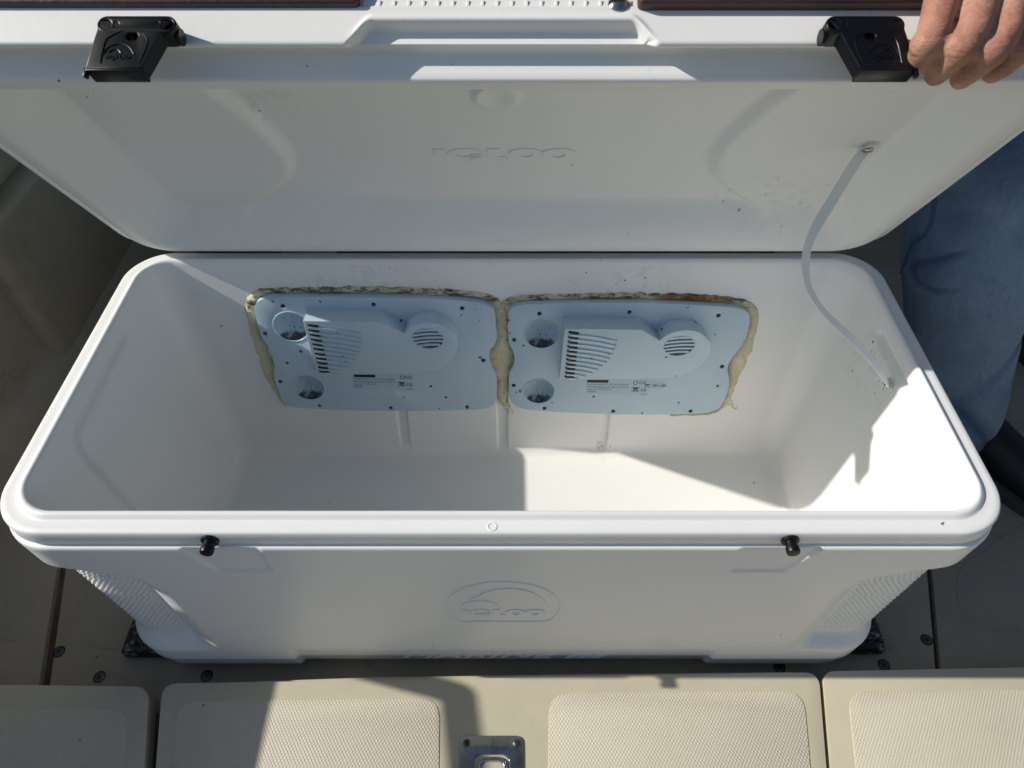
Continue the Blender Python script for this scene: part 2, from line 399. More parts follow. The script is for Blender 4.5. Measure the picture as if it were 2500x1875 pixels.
def screw_head(name, r, m, parent, fr, cross=True, label=None):
    me = lathe([(r, 0), (r*.98, r*.12), (r*.8, r*.30), (r*.45, r*.40)], 20)
    o = link(name, me, m, parent, fr)
    if label: o['label'] = label
    if cross:
        a = box(-r*.55, r*.55, -r*.11, r*.11, r*.38, r*.425); b = box(-r*.11, r*.11, -r*.55, r*.55, r*.38, r*.4255)
        return o, merged([(a, Matrix()), (b, Matrix())])
    return o, None

# ================================================================= water, hull, deck
link('water', mesh([(-400, -400, -1.1), (400, -400, -1.1), (400, 400, -1.1), (-400, 400, -1.1)], [(0, 1, 2, 3)]), M['water'])['kind'] = 'structure'
link('cockpit_sole', box(-1.0, 1.9, -1.6, 2.6, -.08, -.012), M['gap'])['kind'] = 'structure'
sole = bpy.data.objects['cockpit_sole']
# three sole panels with the dirty joints between them
def seamx(p0, p1, y): return p0[0]+(p1[0]-p0[0])*(y-p0[1])/(p1[1]-p0[1])
Ls = [onz(139, 1390, 0), onz(96, 1665, 0)]; Le = [onz(160, 1390, 0), onz(122, 1665, 0)]
Rs = [onz(2266, 1428, 0), onz(2283, 1623, 0)]; Re = [onz(2279, 1428, 0), onz(2297, 1623, 0)]
yA, yB = -1.4, 1.06
def deck_panel(pts, name='sole_panel'):
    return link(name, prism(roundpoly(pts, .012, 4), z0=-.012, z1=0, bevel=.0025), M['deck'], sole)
deck_panel([(-.99, yA), (seamx(Ls[0], Ls[1], yA), yA), (seamx(Ls[0], Ls[1], yB), yB), (-.99, yB)])
deck_panel([(seamx(Le[0], Le[1], yA), yA), (seamx(Rs[0], Rs[1], yA), yA), (seamx(Rs[0], Rs[1], yB), yB), (seamx(Le[0], Le[1], yB), yB)])
deck_panel([(seamx(Re[0], Re[1], yA), yA), (1.88, yA), (1.88, yB), (seamx(Re[0], Re[1], yB), yB)])
deck_panel([(-.99, yB+.015), (1.88, yB+.015), (1.88, 2.5), (-.99, 2.5)])
def skid_patch(pts, r, z, parent, m='deckskid', rise=.0008, name='nonskid_patch'):
    return link(name, prism(roundpoly([tuple(p)[:2] for p in pts], r, 8), z0=z-.001, z1=z+rise, bevel=.0005), M[m], parent)
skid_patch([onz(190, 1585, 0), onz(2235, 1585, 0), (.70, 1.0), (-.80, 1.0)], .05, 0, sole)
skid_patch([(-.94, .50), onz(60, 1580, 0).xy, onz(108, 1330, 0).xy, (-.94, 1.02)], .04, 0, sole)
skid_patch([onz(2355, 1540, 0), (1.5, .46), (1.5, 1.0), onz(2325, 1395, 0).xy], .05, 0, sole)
for px, py in ((144, 1591), (243, 1653), (505, 1650), (2262, 1562), (2158, 1624), (1903, 1629)):
    p = onz(px, py, 0); o, x = screw_head('deck_screw', .0076, M['steel'], sole, T((p.x, p.y, .0))@Matrix.Rotation(random.random()*3, 4, 'Z')@Matrix.Diagonal((1, 1, .35, 1)))
    link('screw_slot', x, M['dark'], o, wm(o))
    link('screw_stain', prism(ell(0, 0, .0092, n=20), z0=0, z1=.0003), M['dark'], sole, T((p.x, p.y, 0)))

# port side of the boat: coved liner wall, dark shelf recess, coaming, grab rail
def extrude_y(prof, y0, y1, n=2):
    V = []; F = []; k = len(prof)
    for i in range(n): y = y0+(y1-y0)*i/(n-1); V += [(x, y, z) for x, z in prof]
    for i in range(n-1):
        for j in range(k-1): F.append((i*k+j, i*k+j+1, (i+1)*k+j+1, (i+1)*k+j))
    return mesh(V, F)
cove = [(-.90+.0, -.004)]+[(-.90-.07*sin(a), .07-.07*cos(a)) for a in [radians(q) for q in range(0, 91, 10)]]+[(-.975, .2), (-.985, .385)]
cw = empty('port_side_liner', (-1.0, .6, 0), 'beige moulded fibreglass side of the boat rising left of the cooler', 'boat side')
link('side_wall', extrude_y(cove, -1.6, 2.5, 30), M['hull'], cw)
link('shelf_recess', extrude_y([(-.985, .385), (-1.13, .385), (-1.13, .46), (-.985, .46)], -1.6, 2.5), M['dark'], cw)
link('coaming', extrude_y([(-.985, .455), (-.97, .465), (-.965, .49), (-.972, .508), (-.99, .515), (-1.15, .515), (-1.2, .49), (-1.2, -.5)], -1.6, 2.5), M['gel'], cw)
# moulded step along the foot of the wall
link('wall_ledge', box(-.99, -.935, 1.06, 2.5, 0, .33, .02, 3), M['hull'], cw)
gr = empty('grab_rail', (-.985, 0, .515), 'stainless grab rail along the port coaming', 'rail')
rp = catmull([(-1.0, -1.2, .89), (-1.0, -.6, .82), (-1.0, .0, .752), (-1.0, .25, .720), (-1.0, .345, .7085), (-1.0, .360, .7065), (-.999, .368, .697), (-.997, .386, .645), (-.995, .406, .585), (-.985, .434, .50)], 8)
link('rail_tube', tube(rp, .0155, 16), M['chrome'], gr)
for y in (-.9, -.3): link('rail_post', tube([(-1.0, y, .50), (-1.0, y, .75-.115*y)], .012, 12), M['chrome'], gr)
cb = empty('unseen_occluder', (-1.1, 1.7, .515), 'tall cabin panel added unseen on the port coaming, shading the area behind the cooler', 'occluder')  # added out of view: blocks sun and sky from the area behind
link('occluder_wall', box(-1.16, -1.06, .875, 2.5, .5, 2.0, .01), M['gel'], cb)
link('occluder_roof', box(-1.16, 1.95, .74, 2.5, 2.0, 2.05, .01), M['gel'], cb)
link('occluder_wing', box(-1.16, -1.10, .74, .875, 1.36, 2.0, .01), M['gel'], cb)  # added flap that keeps the sun off the jeans
# starboard side and stern bulkhead
sw = empty('starboard_side_liner', (1.9, .6, 0), 'beige fibreglass side of the boat at the far right', 'boat side')
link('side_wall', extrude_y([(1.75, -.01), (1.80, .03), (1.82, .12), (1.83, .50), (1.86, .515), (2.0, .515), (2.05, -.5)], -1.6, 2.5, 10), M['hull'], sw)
sb = empty('stern_bulkhead', (.4, 1.9, 0), 'dark panelled locker front across the boat behind the cooler', 'bulkhead')
link('locker_front', box(-1.0, 1.9, 1.9, 2.0, 0, .42, .01), M['hull'], sb)
link('locker_top', box(-1.02, 1.92, 1.86, 2.5, .42, .45, .008), M['gel'], sb)
for x0, x1 in ((-.62, -.30), (-.12, .75), (.95, 1.6)): link('locker_door', box(x0, x1, 1.885, 1.91, .05, .36, .01), M['dark'], sb)
# things glimpsed through the slot behind the hinge
bx = empty('battery_box', (-.60, 1.30, 0), 'black lidded box seen through the slot behind the cooler', 'box')
link('box_body', box(-.655, -.555, 1.22, 1.42, 0, .17, .006), M['black'], bx); link('box_lid', box(-.66, -.55, 1.21, 1.43, .17, .19, .006), M['black'], bx)
fm = empty('floor_mat', (.1, 1.45, 0), 'black rubber mat on the sole behind the cooler', 'mat')
link('mat_sheet', prism(rrect(-.42, 1.12, .66, 1.80, .03), z0=.0012, z1=.010, bevel=.002), M['rubber_plain'], fm)

# ================================================================= hatches in front
HZ = .06
def P2(px, py, z=HZ): q = onz(px, py, z); return (q.x, q.y)
def hatch(label, pts, r, patches):
    cx = sum(p[0] for p in pts)/len(pts); cy = sum(p[1] for p in pts)/len(pts)
    e = empty('hatch_cover', (cx, cy, 0), label, 'hatch', 'cream locker hatches in front of the cooler')
    link('hatch_board', prism(roundpoly(pts, r, 8), z0=.012, z1=HZ, bevel=.006), M['gel'], e)
    for pp in patches: skid_patch(pp, .030, HZ, e, 'nonskid', .0010)
    return e
yb = -.25
sl_ = P2(378, 1875); sr_ = P2(2021, 1875); a = P2(366, 1676)
l0, l1 = P2(364, 1676), P2(352, 1875)
def ext(p, q, y): return (p[0]+(q[0]-p[0])*(y-p[1])/(q[1]-p[1]), y)
h1 = hatch('shaded cream hatch at the left end of the front row',
      [ext(l0, l1, yb), l0, P2(-60, 1671), (-.96, l0[1]), (-.96, yb)], .022,
      [[ext(P2(313, 1760), P2(306, 1875), yb), P2(315, 1731), P2(-140, 1728), (-.93, .33), (-.93, yb)]])
m0, m1 = P2(396, 1669), P2(380, 1875); n0, n1 = P2(1999, 1641), P2(2018, 1875)
h2 = hatch('wide middle cream hatch with two textured panels and a steel latch',
      [ext(n0, n1, yb), n0, m0, ext(m0, m1, yb)], .022,
      [[ext(P2(1074, 1740), P2(1072, 1875), yb), P2(1074, 1704), P2(432, 1712), ext(P2(432, 1740), P2(424, 1875), yb)],
       [ext(P2(1964, 1740), P2(1976, 1875), yb), P2(1962, 1688), P2(1341, 1693), ext(P2(1341, 1740), P2(1339, 1875), yb)]])
r0, r1 = P2(2008, 1639), P2(2028, 1875)
h3 = hatch('fully sunlit cream hatch at the right end of the front row',
      [(1.5, yb), (1.5, P2(2500, 1628)[1]-.0), P2(2500, 1629), r0, ext(r0, r1, yb)], .018,
      [[(1.45, yb), (1.45, P2(2500, 1683)[1]), P2(2500, 1684), P2(2069, 1688), ext(P2(2072, 1740), P2(2087, 1875), yb)]])
lip = [P2(560, 1663, .05), P2(900, 1651, .05), P2(1300, 1645, .05), P2(1930, 1638, .05)]
link('gutter_lip', prism([lip[0], lip[3], (lip[3][0], lip[3][1]-.03), (lip[0][0], lip[0][1]-.03)][::-1] if False else [(lip[0][0], lip[0][1]-.03), (lip[3][0], lip[3][1]-.03), lip[3], lip[2], lip[1], lip[0]], z0=.0, z1=.048, bevel=.003), M['gel'], h2)
# coaming the hatches rest on
link('hatch_coaming', box(-.96, 1.5, yb, .335, -.005, .030), M['gap'])['kind'] = 'structure'

# flush latch
la, lb = P2(1124, 1797), P2(1277, 1797)
LW = lb[0]-la[0]; lc = ((la[0]+lb[0])/2, la[1])
lat = link('flush_latch', prism(rrect(-LW/2, -.105, LW/2, 0, .009), [rrect(-LW*.285, -.088, LW*.285, -.0235, .010)], z0=-.001, z1=.0022, bevel=.0008), M['chrome'], h2, T((lc[0], lc[1], HZ)))
LF = T((lc[0], lc[1], HZ))
cup_ = loft([[(x, y, z) for x, y in rrect(-hx, -.0555-hy, hx, -.0555+hy, r)] for hx, hy, r, z in ((LW*.285, .0325, .010, .002), (LW*.27, .031, .010, -.001), (LW*.255, .029, .009, -.010), (LW*.20, .024, .008, -.0125))], cap0=False)
link('latch_cup', cup_, M['chrome'], lat, LF)
ringp = rrect(-LW*.215, -.0775, LW*.215, -.0290, .010, 7)
link('pull_ring', tube([(x, y, .0015) for x, y in ringp], .0030, 12, cyc=True), M['chrome'], lat, LF)
link('thumb_plate', prism(rrect(-LW*.17, -.080, LW*.17, -.0335, .006), z0=-.010, z1=-.0050, bevel=.002), M['chrome'], lat, LF)
link('stamped_mark', text_mesh('M', .0085, .0002, align='CENTER'), M['steel'], lat, LF@T((0, -.056, -.0048)))
for sx in (-1, 1):
    for yy in (-.0095, -.0955):
        o, x = screw_head('screw', .0052, M['steel'], lat, LF@T((sx*LW*.395, yy, .002))@Matrix.Rotation(.5+sx*.3, 4, 'Z')); 
        me = merged([(o.data, Matrix())]); nme = merged([(me, Matrix()), (x, Matrix())])
        nme.materials.append(M['steel']); nme.materials.append(M['dark'])
        for i, pl in enumerate(nme.polygons): pl.material_index = 1 if i >= len(me.polygons) else 0
        nme.shade_smooth(); nme.set_sharp_from_angle(angle=radians(35)); o.data = nme

# ================================================================= the cooler
ZR, YF, YB, HX = .445, .384, .858, .546
cooler = empty('cooler', (0, .621, .02), 'big white open marine cooler chest with two pale blue cooling plates inside', 'cooler')
FY, FS, FC = 340, 140, 18
RIBX = (-.177, -.004, .172)
XBK = [rx+sg*d for rx in RIBX for sg in (-1, 1) for d in (.0055, .0065, .0075, .0085, .0095, .0105, .0115)]
def body_ring(ex, eyf, eyb, r, z, disp=None, n=(FY, FC, FS)):
    y0, y1 = YF+eyf, YB-eyb; R = []
    for x, y, nx, ny in rring(HX-ex, (y1-y0)/2, r, (y0+y1)/2, n, XBK):
        d = disp(x, y, z, nx, ny) if disp else 0
        R.append((x-nx*d, y-ny*d, z))
    return R
def tri_pad(x, z):
    # latch landing pads: shallow trapezoids either side
    ax = abs(x); t = (z-.361)/(.418-.361)
    xo = .318+(.341-.318)*t; xi = .259
    return ss(.361, .3635, z)*(1-ss(xo-.0015, xo+.0015, ax))*ss(xi-.0015, xi+.0015, ax)*(1-ss(.4185, .4195, z))
def out_disp(x, y, z, nx, ny):
    d = 0
    ax = abs(x)
    # grip scoops wrapping the corners and ends
    ztop = .372 if ny > -.5 else .340+.032*ss(.40, .50, ax)
    zm = ss(ztop, ztop-.016, z)*ss(.088+.02*ss(.52, .42, ax), .128, z) if False else (1-ss(ztop-.012, ztop, z))*ss(.096, .122, z)
    edge = .400+.012*ss(.34, .10, z) if False else .402
    bulge = .014*ss(.28, .35, z)         # the scoop's upper corner is cut off in a curve
    xm = min(1, max(0, (ax-.398-bulge)/.038))**1.45
    d += (.0175*max(0., -ny)**1.3+.0035)*zm*xm
    if ny < -.5:
        d += .0022*tri_pad(x, z)
        d += (.0030+.0042*min(1, max(0, (.100-z)/.07)))*(1-ss(.297, .304, ax))*(1-ss(.0965, .1005, z))
    return d
W0 = .0
def wall_e(z):
    t = (.418-z)/(.418-.06); return .0+.020*max(0, t)     # draft of the outer shell
rings = []
prof_b = [(.070, .0165), (.044, .0168), (.031, .0178), (.0235, .0205), (.0195, .025), (.0172, .032), (.0160, .043), (.0155, .058)]
for e, z in prof_b:
    we = wall_e(.06); rings.append(body_ring(we*.55+e-.0155, we+e-.0155, we+e-.0155, .062, z, out_disp))
z = .0615
while z < .4125:
    we = wall_e(z)-.0035; rings.append(body_ring(we*.55, we, we, .062, z, out_disp)); z += .0027
for e, z in ((-.0033, .4145), (-.0030, .4175), (-.0020, .4190), (.0005, .4195), (.0042, .4197), (.0050, .4205), (.0050, .4225), (.0035, .4235), (.0006, .4240), (0, .4250), (0, .4300), (0, .4355), (.0003, .4420), (.0012, .4440), (.0028, .4450), (.008, .4451), (.0150, .4450), (.0165, .4453), (.0178, .4468), (.0195, .4490), (.0215, .4502), (.0235, .4502), (.0255, .4490), (.0270, .4462), (.0280, .4420)):
    rings.append(body_ring(e, e, e, max(.062-e*.75, .02), z, out_disp if z < .42 else None))
RIBX = (-.177, -.004, .172)
GP = [(.706, .4195), (.545, .4195), (.532, .4150), (.5250, .4030), (.5225, .38), (.516, .09)]
def in_disp(x, y, z, nx, ny):
    d = 0.
    if abs(nx) > .5:
        best = 9.
        for (ya, za), (yb_, zb_) in zip(GP, GP[1:]):
            L2 = (yb_-ya)**2+(zb_-za)**2; t = min(1, max(0, ((y-ya)*(yb_-ya)+(z-za)*(zb_-za))/L2))
            best = min(best, math.hypot(y-ya-t*(yb_-ya), z-za-t*(zb_-za)))
        d -= .0085*math.exp(-(best/.0050)**2)*abs(nx)
    if ny > .5:
        for rx in RIBX:
            q = abs(x-rx-.0); d -= .0065*(1-ss(.0062, .0108, q))*(1-ss(.20, .22, z))*ss(.066, .09, z)
        for xa_, xb_ in ((-.366, -.024), (.018, .366)):
            d -= .0200*ss(xa_, xa_+.012, x)*(1-ss(xb_-.012, xb_, x))*ss(.185, .193, z)*(1-ss(.372, .380, z))
    return d
NW = 124
for i in range(NW+1):
    t = i/NW; z = .438-(.438-.085)*t
    rings.append(body_ring(.0285+.040*t, .0285+.034*t, .0285+.055*t, .046-.018*t, z, in_disp))
for i in range(1, 9):
    a = (pi/2)*i/8; e = .020*(1-cos(a)); z = .085-.020*sin(a)
    rings.append(body_ring(.0685+e, .0625+e, .0835+e, .028, z, (lambda x, y, z_, nx, ny, q=1-i/8: in_disp(x, y, z_, nx, ny)*q)))
me = loft(rings)
me.materials.append(M['shell']); me.materials.append(M['liner']); me.materials.append(M['grip'])
nper = len(rings[0]); lin0 = len(prof_b)+0
kfirst = next(i for i, R in enumerate(rings) if i > 100 and R[0][2] == .4420 and i > len(rings)-NW-20)
for i, pl in enumerate(me.polygons):
    if pl.index//nper >= kfirst: pl.material_index = 1
body = link('cooler_body', me, None, cooler, smooth=60)

# pips moulded on the grip scoops: geometry kept as real relief through a dense bumped skin
gi = []
for i, pl in enumerate(me.polygons):
    c = pl.center
    if .126 < c.z < .334 and i < kfirst*nper and abs(c.x) > .437+.014*ss(.28, .35, c.z) and abs(pl.normal.z) < .7: pl.material_index = 2
def pips(sg):
    V = []; F = []; row = 0; z = .132
    while z < .345:
        we = wall_e(z)-.0035; Rg = body_ring(we*.55, we, we, .062, z, out_disp)
        nfr = FY; half = [p for p in Rg[:nfr] if p[0]*sg > .441+.014*ss(.28, .35, z)]
        half.sort(key=lambda p: p[0]*sg)
        if sg > 0: half += Rg[nfr:nfr+FC]+Rg[nfr+FC:nfr+FC+30]
        else: half += Rg[::-1][:FC]+Rg[::-1][FC:FC+30]
        L = .0; step = .0074; nxt = .001+(step/2 if row % 2 else 0)
        zt_ = .330+.030*ss(.44, .53, 0)
        for p, q in zip(half, half[1:]):
            d = math.hypot(q[0]-p[0], q[1]-p[1])
            while d > 0 and nxt <= L+d:
                t = (nxt-L)/d; x, y = p[0]+(q[0]-p[0])*t, p[1]+(q[1]-p[1])*t
                top = .326+.032*ss(.44, .54, abs(x))
                if z < top:
                    tx, ty = (q[0]-p[0])/d, (q[1]-p[1])/d; nx, ny = (ty, -tx) if sg > 0 else (-ty, tx)
                    b0 = len(V)
                    for rr_, hh_ in ((.0024, -.0002), (.0015, .0007)):
                        for k_ in range(6):
                            a_ = pi/3*k_; u = rr_*1.15*cos(a_); w_ = rr_*.82*sin(a_); V.append((x+tx*u+nx*hh_, y+ty*u+ny*hh_, z+w_))
                    V.append((x+nx*.0011, y+ny*.0011, z))
                    for k_ in range(6):
                        k2 = (k_+1) % 6; F.append((b0+k_, b0+k2, b0+6+k2, b0+6+k_)); F.append((b0+6+k_, b0+6+k2, b0+12))
                nxt += step
            L += d
        z += .0052; row += 1
    bm = bmesh.new(); tmp = mesh(V, F); bm.from_mesh(tmp)
    o = link('grip_pips', from_bm(bm), M['grip'], body, Matrix(), smooth=180); o['kind'] = 'stuff'
pips(-1); pips(1)

# rim details
link('moulding_mark', lathe([(.0055, 0), (.0053, .0006), (.0040, .0007), (.0038, .0002)], 20), M['emboss'], cooler, T((-.0085, YF+.0085, ZR)))
# latch pegs
def peg(x):
    prof = [(.0094, 0), (.0094, .0028), (.0086, .0034), (.0064, .0038), (.0062, .0085), (.0070, .0092), (.0072, .0145), (.0064, .0162), (.004, .0166)]
    return link('latch_peg', lathe(prof, 28), M['black'], cooler, frame((x, YF-.0002, .4335), (1, 0, 0), (0, 0, 1), (0, -1, 0)))
peg(-.3055); peg(.3055)

# --- brand lettering built as raised shapes (I G L O O)
def igloo_letters(h=.010):
    """returns list of (outer, holes); unit: letter height 1, total width ~ 12.3"""
    L = []
    L.append(([(0, 0), (1.05, 0), (1.05, 1.0), (0, 1.0)], []))
    # G with descending tail
    o = ell(3.0, .5, 1.75, .55, 40, .42, 2*pi-.55)
    i_ = ell(2.75, .5, .85, .33, 30, 2*pi-.55, .42)
    L.append((o+[(4.42, .05), (4.42, -.50), (3.42, -.50), (3.42, -.02)][:0]+i_, []))
    L.append(([(3.35, -.5), (4.45, -.5), (4.45, .42), (3.35, .42)], []))
    L.append(([(4.95, 0), (6.9, 0), (6.55, .14), (6.05, .16), (6.05, 1.05), (4.95, 1.05)], []))
    for cx in (8.55, 11.6): L.append((ell(cx, .5, 1.62, .56, 44), [ell(cx-.03, .5, .62, .40, 26)]))
    return L
def emboss(parent, fr, shapes, sc, sy, h, m, name='raised_letter', bevel=0):
    for outer, holes in shapes:
        f2 = lambda P: [(x*sc, y*sy) for x, y in P]
        link(name, prism(f2(outer), [f2(q) for q in holes], z0=-.0004, z1=h, bevel=bevel), m, parent, fr)
def front_y(z): return YF+wall_e(z)-.0035
# badge on the front face
p0 = onplane(1229, 1468, (0, front_y(.25), .25), (0, -1, -.0559))
tilt = Vector((0, -.0559, 1)).normalized(); nrm = Vector((0, -1, -.0559)).normalized()
zc = p0.z; BF = frame((p0.x, front_y(zc), zc), (1, 0, 0), tilt, nrm)
sc_ = 1.0*(onplane(1369, 1470, p0, nrm).x-onplane(1088, 1470, p0, nrm).x)/2   # half width of the badge
zt = onplane(1229, 1419, p0, nrm).z-zc; zb = onplane(1229, 1517, p0, nrm).z-zc
def badge_outline(hw, zt, zb, grow=0.):
    P = []
    hw += grow; zt += grow; zb -= grow
    zm = zb+(zt-zb)*.40
    for i in range(41): a = pi*i/40; P.append((hw*cos(a), zm+(zt-zm)*sin(a)))
    for i in range(1, 12): a = (pi/2)*i/12; P.append((-hw+(hw*.27)*(1-cos(a)), zm-(zm-zb)*sin(a)))
    P.append((-hw*.72, zb)); P.append((hw*.72, zb))
    for i in range(11, 0, -1): a = (pi/2)*i/12; P.append((hw-(hw*.27)*(1-cos(a)), zm-(zm-zb)*sin(a)))
    return P
bo = badge_outline(sc_, zt, zb); bi = badge_outline(sc_-.0011, zt-.0011, zb+.0011)
link('badge_outline', prism(bo, [bi], z0=-.0005, z1=.0010), M['emboss'], body, BF)
# arcs of the dome mark
H_ = zt-zb
def arcshape(cx, w_, h_, base, n=30): return [(cx+w_*cos(pi*i/n), base+h_*sin(pi*i/n)) for i in range(n+1)]
base = zb+H_*.385; hw = sc_
big = arcshape(hw*.09, hw*.655, H_*.46, base)
big = [p for p in big if p[0] > -hw*.60 or p[1] > base+H_*.20]
inner = arcshape(-hw*.26, hw*.47, H_*.29, base)
crescent = [(hw*.735, base)]+[p for p in big if p[0] > -hw*.62][1:-1]
crescent = [p for p in crescent if not (p[0] < -hw*.2 and p[1] < base+H_*.24)]
inn = [p for p in inner[::-1] if p[1] > base+H_*.20 or p[0] > 0]
inn = [p for p in inn if not (p[0] < -hw*.3 and p[1] < base+H_*.2)]
link('dome_mark', prism(crescent+inn, z0=-.0005, z1=.0012), M['emboss'], body, BF)
link('dome_mark', prism(arcshape(-hw*.41, hw*.33, H_*.165, base), z0=-.0005, z1=.0012), M['emboss'], body, BF)
emboss(body, BF@T((-hw*.745, zb+H_*.185, 0)), igloo_letters(), hw*1.49/13.2, H_*.135, .0013, M['emboss'])
# MARINE lettering on the recessed toe band
zt2 = .049; tm = text_mesh('MARINE', .046, .0007, shear=.45, scale_x=1.95, spacing=1.04)
xs = [v.co.x for v in tm.vertices]; wd = max(xs)-min(xs); tm.transform(Matrix.Diagonal((.232/wd, 1, 1, 1)))
TF = frame((-.152, front_y(.050)+.0030+.0030, .0500), (1, 0, 0), Vector((0, -.120, 1)).normalized(), Vector((0, -1, -.120)).normalized())
link('raised_word', tm, M['emboss'], body, TF)
for i in range(3):
    link('slanted_bar', prism([(.242+i*.019, 0), (.254+i*.019, 0), (.276+i*.019, .034), (.264+i*.019, .034)], z0=-.0005, z1=.0008), M['emboss'], body, TF)

# ---------------------------------------------------------------- lid
ANG = radians(58.5)
LIDO = Vector((0, .868, .4425))
LF_ = T(LIDO) @ Matrix.Rotation(-ANG, 4, 'X')     # lid frame: x across, -y towards the lid's front, z its outer side
LN = (0, 14, 60)
XF = sorted(set([i/90 for i in range(90)]+[.5+sg*(.095+.055*i/44)/.96 for sg in (-1, 1) for i in range(45)]))
def lid_ring(e, n, disp=None, r=None, ef=None, eh=None):
    ef = e if ef is None else ef; eh = e if eh is None else eh
    y0, y1 = -.473+ef, 0-eh; R = []
    for x, y, nx, ny in rring(HX-e, (y1-y0)/2, max(.062-e*.55, .03) if r is None else r, (y0+y1)/2, LN, 90, XF):
        dn = disp(x, y) if disp else 0
        R.append([x, y, n+dn, nx, ny])
    return R
DS = .338
def cav(x, y):
    s_ = -y; d = 0
    t = (s_-.232)/.11; xa = .262-.028*0 - .045*(t*t if t < 0 else 0) + .030*(-(t*t)*0)
    # arc-shaped step: widest at mid depth, closing in towards hinge; opening to the lid's front
    if s_ > .232: xa = .255+.040*((s_-.232)/.14)**1.6
    else: xa = .255+.062*((.232-s_)/.115)**2
    d += .0110*(1-ss(xa-.0115, xa+.0115, abs(x)))
    q = math.hypot(x+.0035, (s_-DS)); d -= .0042*(1-ss(.0232, .0262, q))*(.25+.75*ss(0, .023, q))
    return d
def notch(x):    # height of the finger recess cut in the skirt
    return .0200*(1-ss(.110, .137, abs(x-.004)))
rings = []
NF = 54
for i in range(NF+1):
    pass
rings.append(lid_ring(.1062, .02695, cav, r=.04, ef=.0862))
for e, n in ((.1035, .0264), (.0990, .0247), (.0945, .0220), (.0900, .0186), (.0850, .0148), (.0800, .0109), (.0750, .0069), (.0700, .0030), (.0600, -.0050), (.0530, -.0095), (.0490, -.0120), (.0450, -.0137), (.0415, -.0146), (.0360, -.0150), (.0310, -.0150), (.0292, -.0143), (.0282, -.0125), (.0277, -.0070), (.0273, .0070), (.0262, .0084), (.0220, .0088), (.0122, .0088), (.0095, .0084), (.0080, .0072), (.0072, .0045), (.0062, .0014), (.0044, .0002), (.0020, .0004), (.0006, .0014), (0, .0030)):
    w_ = ss(.062, .1035, e); rings.append(lid_ring(e, n, (lambda x, y, q=w_: cav(x, y)*q) if w_ > 0 else None, ef=e-.02*ss(.03, .108, e)))
n_ = .0045
while n_ < .0365: rings.append(lid_ring(0, n_)); n_ += .0009
for e, n in ((.0006, .0372), (.0014, .0378), (.0020, .0390), (.0030, .0450), (.0050, .0540), (.0080, .0590), (.0140, .0620), (.0260, .0635), (.0400, .0640), (.10, .0645), (.2, .065)):
    rings.append(lid_ring(e, n))
out_r = []
for R in rings:
    Q = []
    for x, y, z, nx, ny in R:
        if ny < -.5 and z > -.001 and z < .04 and y < -.44:
            nh = notch(x)
            if nh > 0:
                if z > .0006: m_ = 1-ss(nh-.0012, nh+.0022, z)
                else: m_ = 1.
                ytar = -.473+.0117
                if y < ytar:
                    g = m_*ss(0, .010, nh); y = y+(ytar-y)*g
                    if z < .0088: z = z+(.0088-z)*g
                # rolled lip over the recess
                lipm = math.exp(-((z-nh-.0045)/.0035)**2)*ss(.0, .02, nh); y -= .0022*lipm
        Q.append((x, y, z))
    out_r.append(Q)
lm = loft(out_r, cap0=False)
gV = []; gF = []; gx, gy = 240, 80
for j in range(gy+1):
    for i in range(gx+1):
        x = -.447+.894*i/gx; y = -.3925+(-.0995+.3925)*j/gy
        gV.append((x, y, .0270+cav(x, y)))
for j in range(gy):
    for i in range(gx): a_ = j*(gx+1)+i; gF.append((a_, a_+gx+1, a_+gx+2, a_+1))
lm = merged([(lm, Matrix()), (mesh(gV, gF), Matrix())])
lid = link('lid', lm, M['lid'], cooler, LF_, smooth=62)
# inner word on the lid
LW_ = frame((0, 0, 0), (1, 0, 0), (0, 1, 0), (0, 0, 1))
def lidp(px, py, n):   # lid-local x, s of a spot measured on the photo
    q = onplane(px, py, LF_ @ Vector((0, 0, n)), LF_.to_3x3() @ Vector((0, 0, 1))); q = LF_.inverted() @ q; return q.x, -q.y
x0, s0 = lidp(1062, 385, .0378); x1, s1 = lidp(1405, 385, .0378); _, s2 = lidp(1200, 363, .0378)
lf = LF_ @ frame((x0, -s0, .0379), (1, 0, 0), (0, -1, 0), (0, 0, -1))
emboss(lid, lf, igloo_letters(), (x1-x0)/13.2, max(.02, (s2-s0)), .0013, M['emboss'])
# chamfer ruler, pads and snap on the lid's outer face
ticks = []
for i in range(-38, 39):
    x = i*.0127; ticks.append((box(x-.0008, x+.0008, -.4716, -.4660, .0385, .0440), Matrix()))
tk = link('ruler_marks', merged(ticks), M['emboss'], lid, LF_); tk['kind'] = 'stuff'
def pad(x0, x1, sf, n0):
    me = merged([(box(x0, x1, -sf, -.4690, n0, .085, .004, 4), Matrix()), (box(x0, x1, -.4695, -.30, .0655, .085, .004, 3), Matrix())])
    o = link('vinyl_pad', me, M['cushion'], lid, LF_); o['label'] = 'dark maroon pad over the outer face of the lid'; return o
pad(.120, .400, .4845, .0325); pad(-.52, -.118, .4800, .0350)
link('snap', lathe([(.009, 0), (.0088, .002), (.006, .005), (.003, .006)], 20), M['chrome'], lid, LF_ @ T((.104, -.4705, .0395)) @ Matrix.Rotation(radians(80), 4, 'X'))

